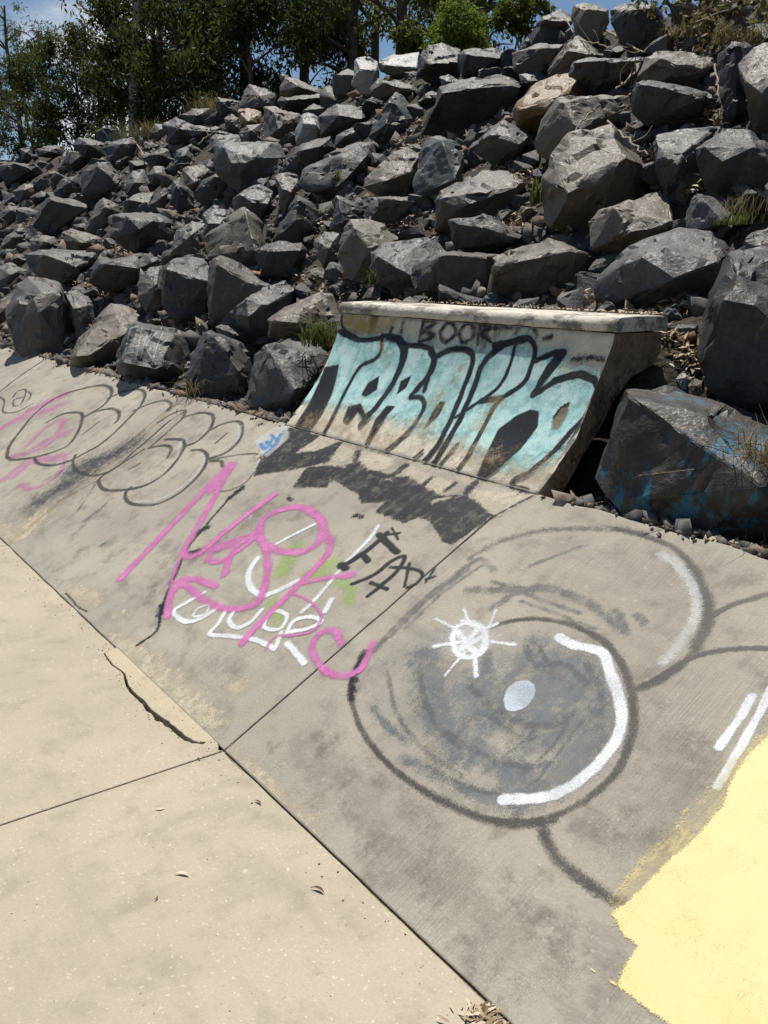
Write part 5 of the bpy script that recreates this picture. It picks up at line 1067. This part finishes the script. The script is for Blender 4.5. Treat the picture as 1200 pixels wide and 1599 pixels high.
decal(Bank, 'pink_tag', [S(z2([(60, 486), (170, 370), (260, 275), (340, 190), (390, 140)]), 9.5, 6), S(z2([(345, 205), (395, 140)]), 17.2, 10), S(z2([(395, 150), (345, 245), (290, 340), (252, 410), (300, 412), (380, 345), (450, 290), (538, 226)]), 8.6, 6),
      S(z2([(330, 430), (372, 434), (440, 390), (490, 346), (420, 365), (350, 392), (330, 428)]), 7.7, 6), S(z2([(430, 375), (400, 420), (383, 475)]), 8.6, 6), S(z2([(340, 400), (460, 365)]), 12.0, 6),
      S(z2([(490, 345), (500, 308), (540, 280), (610, 265), (665, 285), (690, 330), (670, 380), (620, 405), (550, 400), (505, 375), (490, 345)]), 9.5, 6), S(z2([(490, 350), (515, 410), (515, 480), (495, 550), (460, 575), (390, 582), (320, 555), (270, 515), (240, 495), (290, 490), (355, 512)]), 8.6, 6),
      S(z2([(245, 500), (215, 540), (205, 605)]), 8.6, 5), S(z2([(240, 430), (222, 480), (212, 540)]), 4.3, 6), S(z2([(690, 330), (712, 388), (680, 440), (610, 510), (540, 580), (480, 640), (440, 686)]), 10.3, 6), S(z2([(605, 508), (680, 490), (785, 474)]), 6.9, 6), S(z2([(755, 480), (780, 475)]), 12.0, 5),
      S(z2([(600, 535), (650, 560), (685, 605), (660, 650), (600, 665), (540, 670), (510, 712)]), 3.4, 3), S(z2([(748, 690), (730, 655), (695, 650), (665, 680), (658, 720), (690, 770), (740, 792), (790, 782), (822, 750), (846, 688)]), 9.5, 6)], P_['pink'], 'bright pink tag sprayed across the middle of the bank')
decal(Bank, 'black_tag', [S(z2([(745, 452), (790, 425), (840, 390), (890, 345)]), 7, 3), S(z2([(745, 444), (762, 456)]), 9, 5), S(z2([(865, 350), (895, 380), (922, 405)]), 8, 3), S(z2([(810, 410), (832, 432)]), 7, 3), S(z2([(780, 505), (850, 475), (905, 432), (945, 418), (925, 460), (870, 510), (830, 542)]), 5.5, 3),
      S(z2([(840, 500), (890, 520)]), 5, 3), S(z2([(895, 350), (930, 345)]), 3, 2), S(z2([(905, 330), (925, 365)]), 2.5, 2), S(z2([(900, 452), (960, 455), (1000, 470), (985, 500), (952, 516)]), 4, 3), S(z2([(960, 440), (945, 512)]), 3.5, 3), S(z2([(1010, 490), (1040, 480)]), 3, 3), S(z2([(1040, 455), (1010, 500)]), 2.5, 3)], P_['black'], 'small black lettered tag beside the slab joint')

# --- lettering on the quarter pipe
decal(Pipe, 'turquoise_fill', [PG(zq([(232, 150), (300, 178), (375, 168), (400, 178), (480, 195), (520, 215), (590, 205), (640, 215), (700, 190), (770, 178), (800, 225), (878, 215), (860, 285), (930, 275), (985, 310), (960, 400), (900, 460), (840, 530), (760, 560), (690, 530), (560, 470), (400, 415), (280, 380), (130, 360)]), 34)], P_['cyan'], 'turquoise fill of the ramp lettering', .007)
decal(Pipe, 'mustard_patch', [PG(zq([(250, 105), (300, 105), (410, 120), (370, 158), (280, 168), (250, 140)]), 10)], P_['mustard'], None, .008)
decal(Pipe, 'black_lettering', [PG(zq([(198, 262), (238, 255), (218, 340), (178, 412), (155, 440), (105, 440), (150, 370), (175, 320)]), 3), S(zq([(236, 158), (290, 184), (340, 182), (372, 172)]), 5.5, 3),
      S(zq([(360, 172), (358, 215), (340, 240), (300, 260), (268, 310), (232, 380), (195, 450)]), 5.5, 3), S(zq([(378, 176), (408, 186), (420, 225), (398, 295), (352, 365), (300, 425)]), 9.1, 3), S(zq([(410, 180), (428, 215), (412, 270), (380, 330)]), 8.2, 3),
      PG(zq([(352, 288), (346, 326), (312, 348), (302, 340), (322, 306)]), 3), PG(zq([(262, 422), (248, 416), (264, 375), (300, 366), (312, 396), (332, 382), (312, 415), (290, 388)]), 3),
      S(zq([(430, 200), (488, 206), (506, 235), (484, 300), (442, 345), (472, 350), (478, 382), (440, 440), (370, 500)]), 6.4, 3), S(zq([(500, 215), (510, 245), (490, 290), (455, 330)]), 10.1, 4), PG(zq([(444, 286), (428, 322), (402, 340), (414, 302)]), 3), PG(zq([(398, 374), (372, 402), (332, 462), (312, 478), (342, 410), (374, 372)]), 3),
      S(zq([(515, 232), (560, 212), (608, 216), (618, 248), (594, 318), (560, 402), (520, 480), (470, 540)]), 8.2, 3), PG(zq([(540, 362), (520, 402), (478, 440), (502, 392), (526, 360)]), 4), S(zq([(505, 250), (480, 330)]), 7.3, 4),
      S(zq([(705, 200), (650, 248), (618, 330), (582, 410), (548, 470), (500, 545)]), 9.1, 3), S(zq([(650, 245), (700, 205), (765, 178), (795, 205), (785, 258), (760, 310), (690, 362), (640, 450), (600, 520), (550, 585)]), 7.3, 3), S(zq([(740, 195), (722, 262), (690, 320), (630, 365), (570, 405)]), 5.5, 3), S(zq([(640, 360), (700, 350)]), 8.2, 4),
      S(zq([(680, 200), (770, 182)]), 9.1, 3), S(zq([(800, 242), (850, 222), (878, 222), (850, 262), (788, 342), (850, 305), (920, 286), (962, 300), (972, 342), (950, 392), (900, 442), (850, 500), (780, 560), (738, 580), (730, 602), (772, 612)]), 8.2, 3), S(zq([(850, 300), (920, 283), (965, 300)]), 10.9, 3), S(zq([(870, 222), (830, 270), (795, 335)]), 10.1, 3),
      PG(zq([(806, 388), (802, 432), (750, 500), (690, 552), (636, 590), (610, 612), (650, 520), (690, 440), (740, 402), (780, 384)]), 3), S(zq([(330, 462), (300, 500)]), 3.6, 3), S(zq([(575, 480), (520, 545)]), 4.6, 3), S(zq([(475, 500), (440, 530)]), 4.6, 3), S(zq([(245, 110), (250, 150), (290, 180)]), 3.6, 3)], P_['black'], 'thick black outlines of the ramp lettering', .006)
decal(Pipe, 'black_scrawl', [S(zq([(480, 122), (465, 190)]), 6, 3), S(zq([(478, 128), (512, 135), (478, 158), (508, 172), (468, 190)]), 5, 3), S(zq([(545, 135), (525, 165), (540, 190), (570, 165), (560, 138), (545, 135)]), 5, 3), S(zq([(600, 135), (580, 165), (592, 192), (620, 170), (615, 140), (600, 135)]), 5, 3),
      S(zq([(640, 140), (632, 195)]), 5, 3), S(zq([(640, 140), (668, 148), (640, 165), (672, 190)]), 5, 3), S(zq([(665, 150), (730, 150)]), 4, 4), S(zq([(755, 140), (740, 165)]), 5, 4), S(zq([(790, 150), (800, 172)]), 6, 4), S(zq([(820, 180), (840, 175)]), 6, 5), S(zq([(900, 240), (960, 235), (1000, 245)]), 6, 6), S(zq([(420, 130), (415, 160)]), 5, 4), S(zq([(390, 150), (380, 175)]), 4, 4)], P_['tar'], 'worn black scrawl under the coping', .006)
decal(Pipe, 'chipped_hole', [PG(zq([(892, 365), (888, 392), (862, 440), (842, 440), (848, 402), (870, 375)]), 3)], paint('bare_chipped_concrete', (.30, .23, .15), 1, .8, 0, (.12, .095, .065), grain=28), 'bare chipped patch in the last letter', .005)
decal(Pipe, 'dark_chip', [S(zq([(890, 366), (868, 380), (848, 405)]), 4, 3)], P_['crack'], None, .005)
decal(Pipe, 'rust_wear', [S(zq([(520, 350), (500, 400), (480, 440)]), 20, 16), S(zq([(690, 360), (655, 400), (640, 430)]), 14, 14), S(zq([(560, 500), (700, 545), (800, 580)]), 26, 24), S(zq([(150, 415), (250, 435), (380, 480)]), 18, 18), S(zq([(360, 200), (380, 250)]), 8, 10), S(zq([(590, 240), (570, 300)]), 8, 10), S(zq([(450, 420), (430, 450)]), 12, 12)],
      paint('rusty_wear', (.33, .21, .10), .5, 1.3, .8, (.50, .42, .29), grain=26, fade=.3), 'rust brown wear showing through the lettering', .007)
decal(Bank, 'ramp_foot_crack', [S([(447, 661), (500, 676), (545, 690), (600, 706), (650, 717), (700, 731), (750, 746), (800, 760), (838, 771)], 5, 4)], P_['crack'], 'dark gap where the ramp meets the bank', .005)
